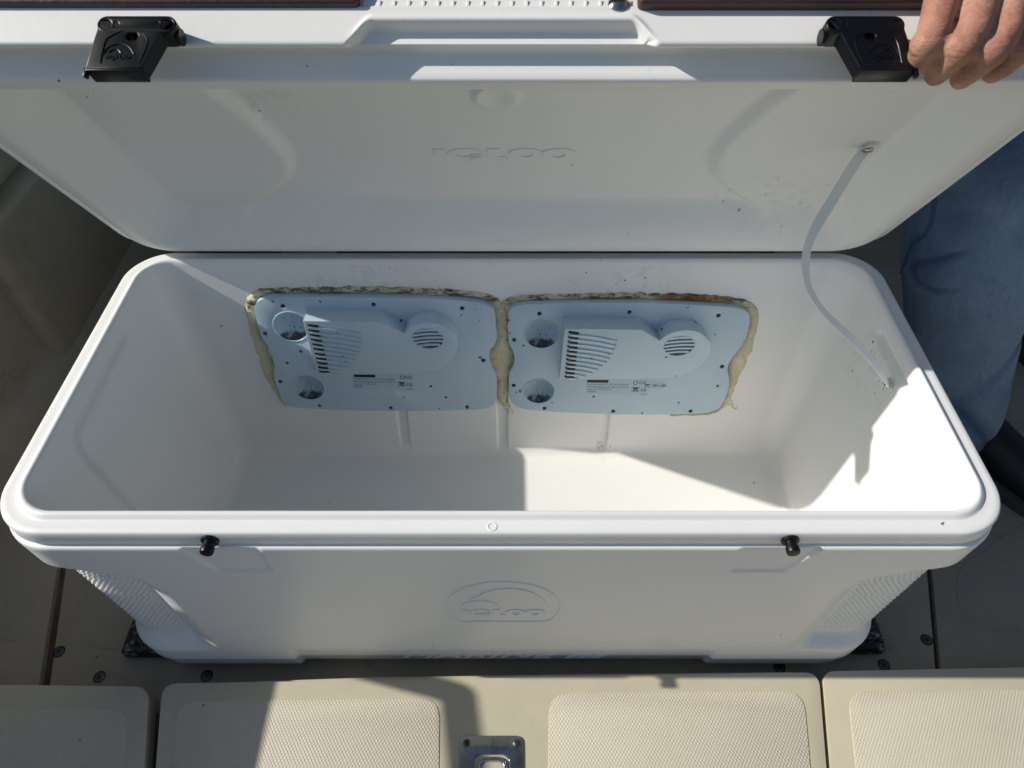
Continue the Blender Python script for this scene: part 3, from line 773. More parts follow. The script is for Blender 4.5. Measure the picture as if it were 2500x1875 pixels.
# latches (T shaped black plates hanging from the skirt)
def latch(sgn):
    # front slab outline in lid x / n at s = .498
    XO = .0085 if sgn < 0 else -.0015
    def X(v): return v*sgn+XO
    outer = [(-.3265, .0080), (-.3268, .000), (-.3280, -.006), (-.3330, -.0360), (-.2870, -.0350), (-.2720, .001), (-.2660, .0080)]
    outer = [(X(a_), b_) for a_, b_ in outer]
    if sgn > 0: outer = outer[::-1]
    fr = LF_ @ frame((0, -.4745, 0), (1, 0, 0), (0, 0, 1), (0, -1, 0))
    o = link('latch', prism(outer, [ell(X(-.2975), .0020-.0085, .0050, .0040, 20)], z0=.004, z1=.0181, bevel=.0009), M['black'], cooler, fr)
    # hinge bar across the top, with rounded ends and screw wells
    bar = [(X(a_), b_) for a_, b_ in rrect(-.3275, -.0035, -.2625, .0125, .0078)]
    if sgn > 0: bar = bar[::-1]
    link('hinge_plate', prism(bar, [ell(X(-.3205), .0045, .0046, .0042, 18), ell(X(-.2695), .0045, .0046, .0042, 18), ell(X(-.3115), .0045, .0016, .0016, 12), ell(X(-.2775), .0045, .0016, .0016, 12)], z0=.0, z1=.0185, bevel=.0016), M['black'], o, fr)
    link('hinge_barrel', tube([(X(-.2640), .0005, .0068), (X(-.2618), .0005, .0068)], .0068, 18), M['black'], o, fr)
    # pointed arch relief and the small dome mark
    arch = [(X(a_+.006), b_) for a_, b_ in [(-.3270, -.0310), (-.3250, -.012), (-.3200, -.006), (-.3090, -.0010), (-.2965, -.004), (-.2905, -.012), (-.2955, -.0305)]]
    ar = catmull([(p[0], p[1], .0184) for p in arch], 6); link('arch_relief', tube(ar, .00045, 6), M['black'], o, fr)
    am = catmull([(X(-0.3195)+.0, -.0230, .0184), (X(-0.3155), -.0165, .0184), (X(-0.3070), -.0135, .0184), (X(-0.2990), -.0165, .0184), (X(-0.2945), -.0230, .0184)], 6)
    link('dome_relief', tube(am, .0005, 6), M['black'], o, fr)
    am = catmull([(X(-0.3150)+.0, -.0220, .0184), (X(-0.3120), -.0190, .0184), (X(-0.3080), -.0188, .0184), (X(-0.3050), -.0220, .0184)], 6)
    link('dome_relief', tube(am, .0005, 6), M['black'], o, fr)
    for outer_, holes in igloo_letters():
        sx_ = .0195/13.2; f2 = lambda P: [(X(-0.3070)-.0098+x_*sx_, -.0270+y_*.0030) for x_, y_ in P]
        link('raised_letter', prism(f2(outer_), [f2(q) for q in holes], z0=.0178, z1=.0188), M['black'], o, fr)
    # folded foot edge with its little hook
    link('foot_edge', box(min(X(-.3330), X(-.2870)), max(X(-.3330), X(-.2870)), -.0380, -.0350, .002, .0185, .001), M['black'], o, fr)
    link('foot_hook', box(min(X(-.3345), X(-.3315)), max(X(-.3345), X(-.3315)), -.0425, -.0350, .013, .0180, .0008), M['black'], o, fr)
    for xx in (-.3205, -.2695):
        link('latch_screw', lathe([(.0036, 0), (.0034, .0012), (.002, .0016)], 14), M['black'], o, fr @ T((X(xx), .0045, .010)))
    return o
latch(-1); latch(1)
bpy.data.objects['latch']['label'] = 'left black latch lit by the sun, hanging clear of the hand'
bpy.data.objects['latch.001']['label'] = 'right black latch beside the fingers'

# ---------------------------------------------------------------- cooling plates on the rear wall
ES = Vector((0, -.055, -.346)).normalized(); EN = Vector((0, ES.z, -ES.y)).normalized()
if EN.y > 0: EN = -EN
WO = Vector((0, YB-.0285, .438))
WF = frame(WO, (1, 0, 0), -ES, EN)      # wall frame: x across, y up the wall, z out of it
WI = WF.inverted()
def wp(px, py, n=0.):
    q = WI @ onplane(px, py, WF @ Vector((0, 0, n)), EN); return (q.x, q.y)
PT = .0135
def plate(side, outl, holes, cups, hb, face_top, fan, lou, label):
    O = [wp(a_, b_, PT) for a_, b_ in outl]; O = smoothloop(O, 2)
    # orient counter-clockwise
    ar = sum(O[i][0]*O[(i+1) % len(O)][1]-O[(i+1) % len(O)][0]*O[i][1] for i in range(len(O)))
    if ar < 0: O = O[::-1]
    hs = [wp(a_, b_, PT) for a_, b_ in holes]; cs = [(wp(a_, b_, PT), r) for a_, b_, r in cups]
    me = prism(O, [ell(x, y, .0036, n=14) for x, y in hs]+[ell(c[0], c[1], r, n=36) for c, r in cs], z0=-.004, z1=PT, bevel=.0022)
    pl = link('cooling_plate', me, M['blue'], cooler, WF); pl['label'] = label
    for x, y in hs: link('screw_hole', lathe([(.0036, PT-.0006), (.0036, PT-.007), (.001, PT-.0072)], 14), M['dark'], pl, WF @ T((x, y, 0)))
    for c, r in cs:
        prof = [(r*cos(t)*1.0 if t else r, PT-.0205*sin(t)) for t in [pi/2*i/10 for i in range(10)]]+[(r*.12, PT-.0205)]
        link('round_cup', lathe(prof, 36), M['cup'], pl, WF @ T((c[0], c[1], 0)))
        link('cup_rim', tube([(r*1.03*cos(t), r*1.03*sin(t), PT) for t in [2*pi*i/40 for i in range(40)]], .0009, 6, cyc=True), M['blue'], pl, WF @ T((c[0], c[1], 0)))
    # wedge housing: sticks out most along its top edge and runs flush at its foot
    B = [wp(a_, b_, PT) for a_, b_ in hb]
    ys = [b[1] for b in B]; yt, yl = max(ys), min(ys); HH = .033
    hf = lambda x, y: PT+.0006+HH*max(0, (y-yl))/(yt-yl)
    B2 = []
    for i in range(len(B)):
        p, q = B[i], B[(i+1) % len(B)]; L = math.hypot(q[0]-p[0], q[1]-p[1]); kk = max(1, int(L/.012))
        for j in range(kk): B2.append((p[0]+(q[0]-p[0])*j/kk, p[1]+(q[1]-p[1])*j/kk))
    ar = sum(B2[i][0]*B2[(i+1) % len(B2)][1]-B2[(i+1) % len(B2)][0]*B2[i][1] for i in range(len(B2)))
    if ar < 0: B2 = B2[::-1]
    hole_c = None
    # slanted face frame
    F0 = WF @ Vector((0, yl, PT+.0006)); F1 = WF @ Vector((0, yt, PT+.0006+HH)); ey = (F1-F0).normalized(); en = Vector((1, 0, 0)).cross(ey)
    FF = frame(F0, (1, 0, 0), ey, en); FI = FF.inverted()
    def fp(px, py): q = FI @ onplane(px, py, F0, en); return (q.x, q.y)
    fc = fp(*fan[:2]); fr_ = fan[2]
    rat = (yt-yl)/(F1-F0).length
    hole = ell(fc[0], yl+fc[1]*rat, fr_, fr_*rat, 32)
    link('housing', prism(B2, [hole], z0=PT-.002, top=hf, bevel=.0010), M['blue'], pl, WF)
    link('fan_opening', prism(ell(fc[0], fc[1], fr_*1.04, n=32), z0=-.0128, z1=-.012), M['dark'], pl, FF)
    link('fan_blades', merged([(prism([(fr_*.22*cos(a_), fr_*.22*sin(a_)), (fr_*.95*cos(a_-.28), fr_*.95*sin(a_-.28)), (fr_*.95*cos(a_+.32), fr_*.95*sin(a_+.32))], z0=-.0008, z1=.0004), T((0, 0, 0))) for a_ in [2*pi*q/7 for q in range(7)]]+[(prism(ell(0, 0, fr_*.34, n=20), z0=-.001, z1=.0016), Matrix())]), M['fan'], pl, FF @ T((fc[0], fc[1], -.0068)))
    for q in range(5):
        v = (q-2)*fr_*.355; hwid = math.sqrt(max(0, fr_**2-v*v))*1.02; V = []
        N_ = 14
        for u in range(N_+1):
            xx = -hwid+2*hwid*u/N_; yy = v+fr_*.10*(xx/fr_)+fr_*.10*(1-(xx/fr_)**2)
            V += [(xx, yy-fr_*.085, -.0022), (xx, yy+fr_*.085, -.0022), (xx, yy+fr_*.085, .0002), (xx, yy-fr_*.085, .0002)]
        Fc = []
        for u in range(N_):
            a_ = u*4
            for z_ in range(4): Fc.append((a_+z_, a_+(z_+1) % 4, a_+4+(z_+1) % 4, a_+4+z_))
        link('fan_guard_bar', mesh(V, Fc), M['blue'], pl, FF @ T((fc[0], fc[1], 0)))
    link('fan_guard_rim', tube([(fr_*cos(t), fr_*sin(t), 0) for t in [2*pi*i/36 for i in range(36)]], .0008, 6, cyc=True), M['blue'], pl, FF @ T((fc[0], fc[1], 0)))
    for (sx, sy, exx, eyy) in lou:
        a_ = Vector(fp(sx, sy)); b_ = Vector(fp(exx, eyy)); u = (b_-a_); L = u.length; u.normalize(); nn = Vector((-u.y, u.x))
        hgt = .0088; V = []; N_ = 10; Fc = []
        for j in range(N_+1):
            t = j/N_; c_ = a_+u*(L*t)+nn*(-.0022*sin(pi*t)*-1)
            hh_ = hgt*(1 if t < .93 else 1-(t-.93)/.07*.55)
            rz = .0024*(1-.2*t)
            V += [(c_.x, c_.y, -.0002), (c_.x, c_.y, rz), (c_.x-nn.x*hh_, c_.y-nn.y*hh_, .0002)]
        for j in range(N_):
            q0 = j*3; Fc += [(q0, q0+3, q0+4, q0+1), (q0+1, q0+4, q0+5, q0+2)]
        Fc += [(0, 1, 2), (N_*3+2, N_*3+1, N_*3)]
        link('louvre', mesh(V, Fc), M['blue'], pl, FF)
        c0 = a_+nn*.0012
        link('vent_slot', box(-.0040, .0120, 0, .0038, -.0012, .00150, .0006, 1), M['dark'], pl, FF @ frame((c0.x, c0.y, 0), (u.x, u.y, 0), (nn.x, nn.y, 0), (0, 0, 1)))
    return pl, FF, fp

Lout = [(621, 752), (626, 739), (640, 729), (664, 725), (766, 726), (900, 727), (1037, 728), (1163, 737), (1198, 748), (1209, 764), (1209, 822), (1209, 838), (1198, 850), (1193, 871), (1196, 892), (1209, 912), (1213, 921), (1213, 976), (1205, 990), (1182, 999), (1129, 1002), (900, 1004), (720, 996), (702, 990), (688, 978), (679, 953), (671, 930), (668, 912), (672, 891), (665, 866), (658, 848), (643, 832), (631, 797), (624, 774)]
Lholes = [(690.6, 747.5), (912, 744), (1128, 753), (647, 814.6), (1179.5, 880), (684, 932), (780, 991), (953.6, 996), (1140, 994)]
Lcups = [(711, 797.5, .0265), (753, 946, .0255)]
Lhb = [(752, 753), (936, 757), (991, 791), (1003, 774.5), (1026, 761), (1047, 758), (1074, 763), (1099, 779), (1115, 802), (1118, 825), (1114, 846), (1106, 864), (1092, 884), (1065, 901), (1037, 908), (997, 909), (949, 914), (860, 914), (772, 911)]
Lst = [(758, 797), (760, 809), (763, 820), (766, 832), (769, 843), (772, 854), (775, 866), (778, 877), (781, 888), (783, 899), (786, 909)]
Len = [(883, 812), (883, 825), (885, 836), (883, 848), (880, 858), (875, 868), (869, 877), (861, 887), (850, 896), (838, 905), (822, 911)]
pL, FFL, fpL = plate('L', Lout, Lholes, Lcups, Lhb, 0, (1045, 827, .0238), [(*a_, *b_) for a_, b_ in zip(Lst, Len)], 'left pale blue cooling plate with sunlit louvre edges')
Rout = [(1241, 770), (1245, 756), (1256, 748), (1276, 744), (1383, 740), (1566, 739), (1637, 742), (1775, 749), (1809, 754), (1825, 761), (1831, 772), (1830, 788), (1821, 820), (1812, 843), (1796, 864), (1784, 878), (1776, 896), (1777, 914), (1782, 930), (1777, 953), (1768, 978), (1759, 994), (1740, 1006), (1706, 1010), (1614, 1013), (1498, 1012), (1337, 1005), (1276, 999), (1255, 990), (1245, 974), (1243, 946), (1242, 914), (1253, 898), (1257, 880), (1254, 859), (1243, 841), (1241, 820)]
Rholes = [(1317, 766), (1537, 762.4), (1754, 770.6), (1255, 830), (1763, 895), (1254, 941), (1329, 997), (1497, 1004), (1686, 1004)]
Rcups = [(1322.6, 816, .0262), (1315.7, 955.5, .0250)]
Rhb = [(1375, 772), (1560, 775), (1603, 807), (1614.5, 795), (1633, 782.6), (1665, 775.7), (1694.7, 780), (1715, 797.5), (1727, 816), (1729, 834), (1724, 861), (1706, 887), (1678.7, 907.4), (1637.5, 921), (1591, 923), (1546, 926.5), (1450, 926.5), (1365, 925)]
Rst = [(1385+8-i*1.0, y) for i, y in enumerate((814, 825.5, 837, 848.5, 859, 870, 880, 890.5, 901, 911.5, 921.5))]
Ren = [(1507, 831), (1505, 842.5), (1501, 853), (1496, 864), (1489, 874), (1481, 883), (1471, 892.5), (1461, 901.5), (1447, 909.5), (1431, 917.5), (1412, 924)]
pR, FFR, fpR = plate('R', Rout, Rholes, Rcups, Rhb, 0, (1658, 845, .0238), [(*a_, *b_) for a_, b_ in zip(Rst, Ren)], 'right pale blue cooling plate with blackened cups and two rating labels')

# rating labels: clear film with print
def print_label(pl, ox, oy, k_, serial, wnd, extra):
    """ox,oy photo spot of the label's top left; k_ slope"""
    def at(dx, dy): return wp(ox+dx, oy+dy+k_*dx, PT)
    z = PT+.0003
    c = [at(-2, -1), at(150, -1), at(150, 35), at(0, 33)]
    link('rating_label', prism(c[::-1], z0=PT-.001, z1=PT+.00022), M['sticker'], pl, WF)
    ux = Vector(at(100, 0))-Vector(at(0, 0)); px_m = ux.length/100; ux.normalize(); uy = Vector((-ux.y, ux.x))
    def F(dx, dy): p = at(dx, dy); return WF @ frame((p[0], p[1], z), (ux.x, ux.y, 0), (uy.x, uy.y, 0), (0, 0, 1))
    link('printed_bar', prism([(0, -.0055), (.0345, -.0055), (.0345, 0), (0, 0)], z0=-.0001, z1=.0001), M['ink'], pl, F(2, 0))
    for dy, s_, w_ in ((12.5, 'Thermoelectric system 12V =   4.5A / 54W - Schutzklasse III', 101), (18.8, '7A Fuse inside cigar-lighter plug / Sicherung im Stecker 7A', 101), (25, serial, 58), (30.5, wnd, 22)):
        tmh = text_mesh(s_, .0050, 0); xs_ = [v.co.x for v in tmh.vertices]; tmh.transform(Matrix.Diagonal((w_*px_m/max(xs_), 1, 1, 1)))
        link('printed_line', tmh, M['ink'], pl, F(2, dy), smooth=None)
    ring_ = lambda cx, cy, r, th: prism(ell(cx, cy, r, n=20), [ell(cx, cy, r-th, n=20)], z0=-.0001, z1=.0001)
    link('test_mark', ring_(.003, -.0042, .0040, .0010), M['navy'], pl, F(116, 1)); 
    t2 = text_mesh('GS', .0085, .0001, scale_x=1.1); link('test_mark', t2, M['ink'], pl, F(127.5, 9), smooth=None)
    def bin_(dx, dy, s_):
        P = [(prism([(-.0035*s_, .003*s_), (.0035*s_, .003*s_), (.0027*s_, -.0045*s_), (-.0027*s_, -.0045*s_)], [[(-.0026*s_, .0021*s_), (.0026*s_, .0021*s_), (.0019*s_, -.0036*s_), (-.0019*s_, -.0036*s_)]], z0=-.0001, z1=.0001), Matrix())]
        for a_ in (.62, pi-.62): P.append((box(-.0078*s_, .0078*s_, -.0005*s_, .0005*s_, -.00012, .00014), Matrix.Rotation(a_, 4, 'Z')))
        P.append((box(-.0043*s_, .0043*s_, .0030*s_, .0042*s_, -.0001, .00012), Matrix()))
        link('crossed_bin_mark', merged(P), M['ink'], pl, F(dx, dy), smooth=None)
    bin_(119.5, 22, 1.0)
    link('ce_mark', text_mesh('CE', .0080, .0001), M['ink'], pl, F(131, 26.5), smooth=None)
    tmh = text_mesh('Ref. 9700304-A', .0034, 0); xs_ = [v.co.x for v in tmh.vertices]; tmh.transform(Matrix.Diagonal((17*px_m/max(xs_), 1, 1, 1))); link('printed_line', tmh, M['ink'], pl, F(129, 35.5), smooth=None)
    if extra:
        c = [at(144, 4), at(190, 4), at(188, 20), at(142, 20)]
        link('date_label', prism(roundpoly(c[::-1], .002, 3), z0=PT-.001, z1=PT+.0004), M['sticker'], pl, WF)
        bin_(148, 12.5, .85)
        tmh = text_mesh('081u80', .0070, 0, spacing=1.1); link('printed_line', tmh, M['ink'], pl, F(160, 14.5) @ T((0, 0, .0004)), smooth=None)
print_label(pL, 861.5, 914, .012, 'Serien - Nr.  1112 070  0 0 0 3 4', 'W.Nd 00063', False)
print_label(pR, 1432, 927, .012, 'Serien - Nr.  1112 070  0 0 2 4 8', 'W.Nd 00014', True)

# old putty round the plates
def putty(path, name='putty_bead'):
    pts = [(*wp(a_, b_, .003), c_*.00080) for a_, b_, c_ in path]
    pts = catmull([Vector(p) for p in pts], 10); V = []; F = []; n = 11
    for i, p in enumerate(pts):
        a_ = pts[max(i-1, 0)]; b_ = pts[min(i+1, len(pts)-1)]; t = Vector((b_.x-a_.x, b_.y-a_.y)).normalized(); q = Vector((-t.y, t.x)); wdt = max(p.z, .0008)
        wL = wdt*(.5+.20*noise.noise(Vector((p.x*90, p.y*90, 1)))+.06*noise.noise(Vector((p.x*300, p.y*300, 3))))
        wR = wdt*(.5+.20*noise.noise(Vector((p.x*90, p.y*90, 7)))+.06*noise.noise(Vector((p.x*300, p.y*300, 9))))
        for j in range(n):
            u = -1+2*j/(n-1); off = q*(u*(wL if u < 0 else wR)); x, y = p.x+off.x, p.y+off.y
            h = (1-abs(u)**3)*(.0042+min(wdt, .03)*.10)+.0020*noise.noise(Vector((x*120, y*120, 2)))*(1-u*u)+.0010*noise.noise(Vector((x*400, y*400, 5)))*(1-u*u)
            V.append((x, y, h-.0015))
    for i in range(len(pts)-1):
        for j in range(n-1): F.append((i*n+j, (i+1)*n+j, (i+1)*n+j+1, i*n+j+1))
    me = mesh(V, F); o = link(name, me, M['putty'], cooler, None, smooth=180)
    me.transform(WF); return o
putty([(699, 993, 5), (690, 984, 9), (674, 955, 15), (663, 932, 17), (652, 896, 30), (641, 859, 27), (624, 822, 21), (615, 786, 19), (610, 759, 21), (615, 737, 22), (629, 722, 20), (656, 715, 18), (720, 712, 16), (789, 711, 16), (881, 709, 16), (992, 712, 16), (1106, 717, 15), (1170, 723, 15), (1204, 735, 17), (1219, 752, 20), (1225, 786, 25), (1227, 828, 25), (1226.5, 852, 44), (1226.5, 878, 64), (1227, 902, 48), (1227.6, 925, 27), (1226.5, 958, 25), (1227.6, 981, 16), (1236, 992, 11), (1246, 997, 6)])
putty([(1222, 756, 14), (1231, 745, 17), (1246, 736, 16), (1268, 731, 14), (1314, 728, 14), (1429, 725, 15), (1543, 724, 15), (1591, 726, 16), (1683, 728, 17), (1775, 735, 17), (1820, 745, 18), (1840, 764, 20), (1841, 797, 19), (1833, 825, 19), (1822, 855, 26), (1805, 878, 38), (1797, 900, 36), (1793, 923, 22), (1786, 951, 17), (1777, 976, 14), (1763, 997, 10), (1729, 1012, 6), (1637, 1015.5, 4)])
# ragged glue threads at the loose lower ends
for a_ in ([(1228, 985), (1232, 1000), (1244, 1004), (1240, 1012)], [(1240, 995), (1252, 1003), (1249, 1010)], [(1764, 990), (1782, 988), (1792, 998), (1801, 995)], [(1770, 983), (1786, 978), (1790, 990)]):
    pts = catmull([WF @ Vector((*wp(x_, y_, .001), .0016)) for x_, y_ in a_], 6); o = link('glue_thread', tube(pts, .0007, 5), M['putty'], cooler)

# ---------------------------------------------------------------- lid strap
path = [(2118, 362), (2092, 392), (2062, 440), (2030, 492), (1999, 543), (1976, 590), (1967, 640), (1974, 700), (2010, 760), (2062, 810), (2105, 852), (2140, 895), (2163, 930), (2172, 944)]
PA = LF_ @ Vector((*[(lambda q: (q[0], -q[1]))(lidp(2118, 362, .016))][0], .016))
SC1 = lidp(2118, 362, .0245); PA = LF_ @ Vector((SC1[0], -SC1[1], .0235))
RWN = Vector((-.346, 0, .040)).normalized(); RWP = Vector((HX-.0285-.003, 0, .438))
PB = onplane(2168, 937, RWP, RWN)
camc = Vector((CX, 0, CZ)); fwd = Vector((0, cos(PITCH), -sin(PITCH)))
dA = (PA-camc).dot(fwd); dB = (PB-camc).dot(fwd); cp = []
for i, (x_, y_) in enumerate(path):
    t = i/(len(path)-1); sag = -.045*sin(pi*min(1, t*1.0))*(1 if t < 1 else 0)
    d = dA+(dB-dA)*t+sag*.6; cp.append(camc+ray(x_, y_)*d)
sp_ = catmull(cp, 7); V = []; F = []
wdir = [(0, Vector((.80, -.2, .42))), (.3, Vector((.9, .1, .3))), (.45, Vector((.95, .2, .0))), (.6, Vector((.55, .75, .25))), (.75, Vector((.25, .65, .72))), (1, Vector((.10, .85, .30)))]
def wd_(t):
    for (a_, u), (b_, v) in zip(wdir, wdir[1:]):
        if t <= b_: return u.lerp(v, (t-a_)/(b_-a_)).normalized()
    return wdir[-1][1].normalized()
for i, p in enumerate(sp_):
    t = i/(len(sp_)-1); tan = (sp_[min(i+1, len(sp_)-1)]-sp_[max(i-1, 0)]).normalized(); u = wd_(t); u = (u-tan*u.dot(tan)).normalized(); nn = tan.cross(u)
    for a_, b_ in ((-1, -1), (1, -1), (1, 1), (-1, 1)): V.append(p+u*(a_*(.0060 if t < .3 else .0060-.0014*min(1, (t-.3)/.2)))+nn*(b_*.0006))
for i in range(len(sp_)-1):
    for j in range(4): F.append((i*4+j, (i+1)*4+j, (i+1)*4+(j+1) % 4, i*4+(j+1) % 4))
F += [(0, 1, 2, 3), ((len(sp_)-1)*4+3, (len(sp_)-1)*4+2, (len(sp_)-1)*4+1, (len(sp_)-1)*4)]
strap = link('lid_strap', mesh(V, F), M['strap'], cooler)
def two_tone_screw(r, parent, fr, name='screw'):
    o, x = screw_head(name, r, M['chrome'], parent, fr); n0 = len(o.data.polygons); nme = merged([(o.data, Matrix()), (x, Matrix())])
    nme.materials.append(M['chrome']); nme.materials.append(M['dark'])
    for i, pl in enumerate(nme.polygons): pl.material_index = 1 if i >= n0 else 0
    nme.shade_smooth(); nme.set_sharp_from_angle(angle=radians(35)); o.data = nme; return o
two_tone_screw(.0060, strap, LF_ @ frame((SC1[0], -SC1[1], .0218), (1, 0, 0), (0, -1, 0), (0, 0, -1)))
two_tone_screw(.0054, strap, frame(PB+RWN*.0015, Vector((0, 1, 0)), RWN.cross(Vector((0, 1, 0))), RWN))
# strap end tab with its folded tip
tabp = LF_ @ frame((SC1[0], -SC1[1], .0236), (1, 0, 0), (0, -1, 0), (0, 0, -1))
link('strap_end', prism(roundpoly([(-.009, -.004), (.010, -.004), (.012, .010), (-.004, .011)], .001, 2), z0=0, z1=.0012), M['strap'], strap, tabp)
link('strap_end', prism([(-.007, -.006), (.010, -.006), (.012, .003), (-.007, .006)], z0=0, z1=.0014), M['strap'], strap, frame(PB-RWN*.0005, Vector((0, -1, 0)), RWN.cross(Vector((0, -1, 0))), RWN))

# ================================================================= black chocks under the cooler's corners
def chock(x0, x1, y0, y1, h, label):
    e = empty('deck_chock', ((x0+x1)/2, (y0+y1)/2, 0), label, 'chock', 'black rubber chocks holding the cooler')
    link('chock_base', box(x0, x1, y0, y1, 0, h*.75, .006, 3), M['rubber'], e)
    xa, xb = (x0+.008, x1-.02) if x0 < 0 else (x0+.02, x1-.008)
    link('chock_stop', box(xa, xb, y0+.012, y1, h*.7, h, .004, 3), M['rubber'], e)
c0 = onz(305, 1608, 0); c1 = onz(2155, 1600, 0)
chock(c0.x, c0.x+.12, c0.y, c0.y+.055, .030, 'scuffed black rubber chock under the left front corner of the cooler')
chock(c1.x-.12, c1.x, c1.y, c1.y+.055, .030, 'scuffed black rubber chock under the right front corner of the cooler')

# ================================================================= person holding the lid
person = empty('person', (.95, 1.0, 0), 'person in faded blue jeans standing behind the cooler, one hand holding its lid open', 'person')
def capsules(chains, ns=10):
    bm = bmesh.new()
    for ch in chains:
        P = [Vector(c[:3]) for c in ch]; R = [c[3] for c in ch]
        for i in range(len(P)):
            mx = T(P[i]) @ Matrix.Diagonal((R[i], R[i], R[i], 1)); bmesh.ops.create_icosphere(bm, subdivisions=2, radius=1, matrix=mx)
        for i in range(len(P)-1):
            d = P[i+1]-P[i]; L = d.length
            if L < 1e-5: continue
            q = d.to_track_quat('Z', 'Y').to_matrix().to_4x4(); mx = T((P[i]+P[i+1])/2) @ q
            bmesh.ops.create_cone(bm, cap_ends=True, segments=20, radius1=R[i], radius2=R[i+1], depth=L, matrix=mx)
    me = bpy.data.meshes.new('mesh'); bm.to_mesh(me); bm.free(); return me
def remeshed(me, voxel, smooth_it):
    o = bpy.data.objects.new('tmp', me); COL.objects.link(o)
    r = o.modifiers.new('r', 'REMESH'); r.mode = 'VOXEL'; r.voxel_size = voxel
    if smooth_it: s_ = o.modifiers.new('s', 'SMOOTH'); s_.factor = .5; s_.iterations = smooth_it
    bpy.context.view_layer.update()
    res = bpy.data.meshes.new_from_object(o.evaluated_get(bpy.context.evaluated_depsgraph_get())); bpy.data.objects.remove(o); return res
def L3(x, s_, n, r): q = LF_ @ Vector((x, -s_, n+.0105)); return (q.x, q.y, q.z, r)
fingers = [
    [(0.3977, .476, .086, .0150), (0.3760, .496, .050, .0138), (0.3637, .503, .0164, .0134), (0.3481, .509, -.0230, .0124), (0.3460, .505, -.0350, .0112), (0.3510, .490, -.0370, .0098), (0.3580, .474, -.0330, .0088)],
    [(0.4275, .478, .084, .0152), (0.4070, .499, .049, .0142), (0.3927, .507, .0131, .0138), (0.3775, .513, -.0242, .0130), (0.3696, .508, -.0410, .0118), (0.3700, .493, -.0440, .0102), (0.3770, .474, -.0400, .0090)],
    [(0.4546, .476, .082, .0146), (0.4335, .497, .047, .0136), (0.4182, .505, .0110, .0132), (0.4031, .511, -.0263, .0124), (0.3946, .506, -.0435, .0114), (0.3925, .492, -.0470, .0100), (0.3985, .473, -.0430, .0088)],
    [(0.4807, .472, .076, .0132), (0.4595, .492, .044, .0122), (0.4433, .499, .0121, .0118), (0.4289, .504, -.0212, .0112), (0.4237, .500, -.0365, .0104), (0.4215, .489, -.0410, .0092), (0.4255, .473, -.0380, .0082)]]
thumb = [(.410, .440, .108, .0150), (.388, .420, .094, .0135), (.372, .412, .083, .0120), (.356, .410, .078, .0105)]
palm = [[(.3917, .474, .090, .015), (.430, .440, .125, .017), (.462, .405, .155, .020)], [(.4165, .476, .090, .015), (.445, .438, .128, .018), (.470, .402, .158, .020)],
        [(.4421, .474, .086, .0145), (.462, .436, .125, .017), (.478, .402, .158, .020)], [(.4672, .468, .080, .0132), (.482, .434, .115, .016), (.486, .402, .155, .019)], [(.420, .440, .108, .0150), (.470, .405, .152, .020)],
        [(.3950, .470, .098, .0135), (.4672, .464, .088, .0125)]]
WRX = (.476, .398, .165)
for f_ in fingers:
    for i in (4, 5, 6): f_[i] = (f_[i][0]-(.003, .006, .009)[i-4], *f_[i][1:])
    for i in (1,): f_[i] = (*f_[i][:3], f_[i][3]-.0006)
    f_[3] = (*f_[3][:3], f_[3][3]-.0004)
chains = [[L3(*p) for p in f_] for f_ in fingers+[thumb]+palm]
for f_ in fingers:
    for i, up, rr in ((2, .0014, .0002), (4, .0012, .0002)):
        x_, s_, n_, r_ = f_[i]; chains.append([L3(x_-.002, s_+up, n_+.001, r_+rr), L3(x_+.002, s_+up, n_+.001, r_+rr)])
wr = Vector(L3(*WRX, .02)[:3]); elbow = Vector((.80, .97, 1.17)); shl = Vector((1.02, 1.13, 1.40))
hip = Vector((.98, 1.16, .93)); kneeA, ankA = Vector((.735, .955, .47)), Vector((.818, .835, .09)); hipA = Vector((.90, 1.10, .90)); hipB = Vector((1.08, 1.20, .90)); kneeB, ankB = Vector((1.12, 1.12, .48)), Vector((1.17, 1.22, .09))
neck = Vector((1.03, 1.08, 1.50)); shr = Vector((1.20, 1.32, 1.40)); head = Vector((.99, 1.00, 1.64))
chains += [[(*wr, .024), (*wr.lerp(elbow, .25), .029), (*wr.lerp(elbow, .7), .040), (*elbow, .041), (*elbow.lerp(shl, .5), .047), (*shl, .055)],
           [(*hip, .125), (*hip.lerp(neck, .4), .118), (*hip.lerp(neck, .75), .125), (*neck.lerp(hip, .12), .075), (*neck, .052), (*head, .055)],
           [(*shl, .055), (*hip.lerp(neck, .8), .11), (*shr, .055)], [(*head, .078), (head.x-.012, head.y-.02, head.z+.055, .088), (head.x-.03, head.y-.05, head.z-.03, .052)],
           [(head.x-.055, head.y-.085, head.z+.02, .014), (head.x-.062, head.y-.100, head.z-.005, .015)], [(head.x+.075, head.y-.055, head.z+.01, .016), (head.x+.078, head.y-.045, head.z-.015, .012)], [(head.x-.08, head.y+.05, head.z+.01, .016), (head.x-.083, head.y+.055, head.z-.015, .012)],
           [(*hipA, .095), (*kneeA, .058), (*kneeA.lerp(ankA, .35), .055), (*ankA, .037), (ankA.x-.02, ankA.y-.03, .05, .036)], [(*hipB, .095), (*kneeB, .058), (*kneeB.lerp(ankB, .35), .055), (*ankB, .037)],
           [(*shr, .055), (1.30, 1.40, 1.14, .042), (1.22, 1.25, .95, .028), (1.19, 1.20, .88, .026)]]
for i in range(5): chains.append([(1.19+.012*(i-2), 1.20-.01*i, .88, .012), (1.185+.014*(i-2), 1.185-.012*i, .83, .010), (1.175+.013*(i-2), 1.175-.012*i, .80, .008)])
bd = link('body', remeshed(capsules(chains), .0021, 4), M['skin'], person, smooth=180)
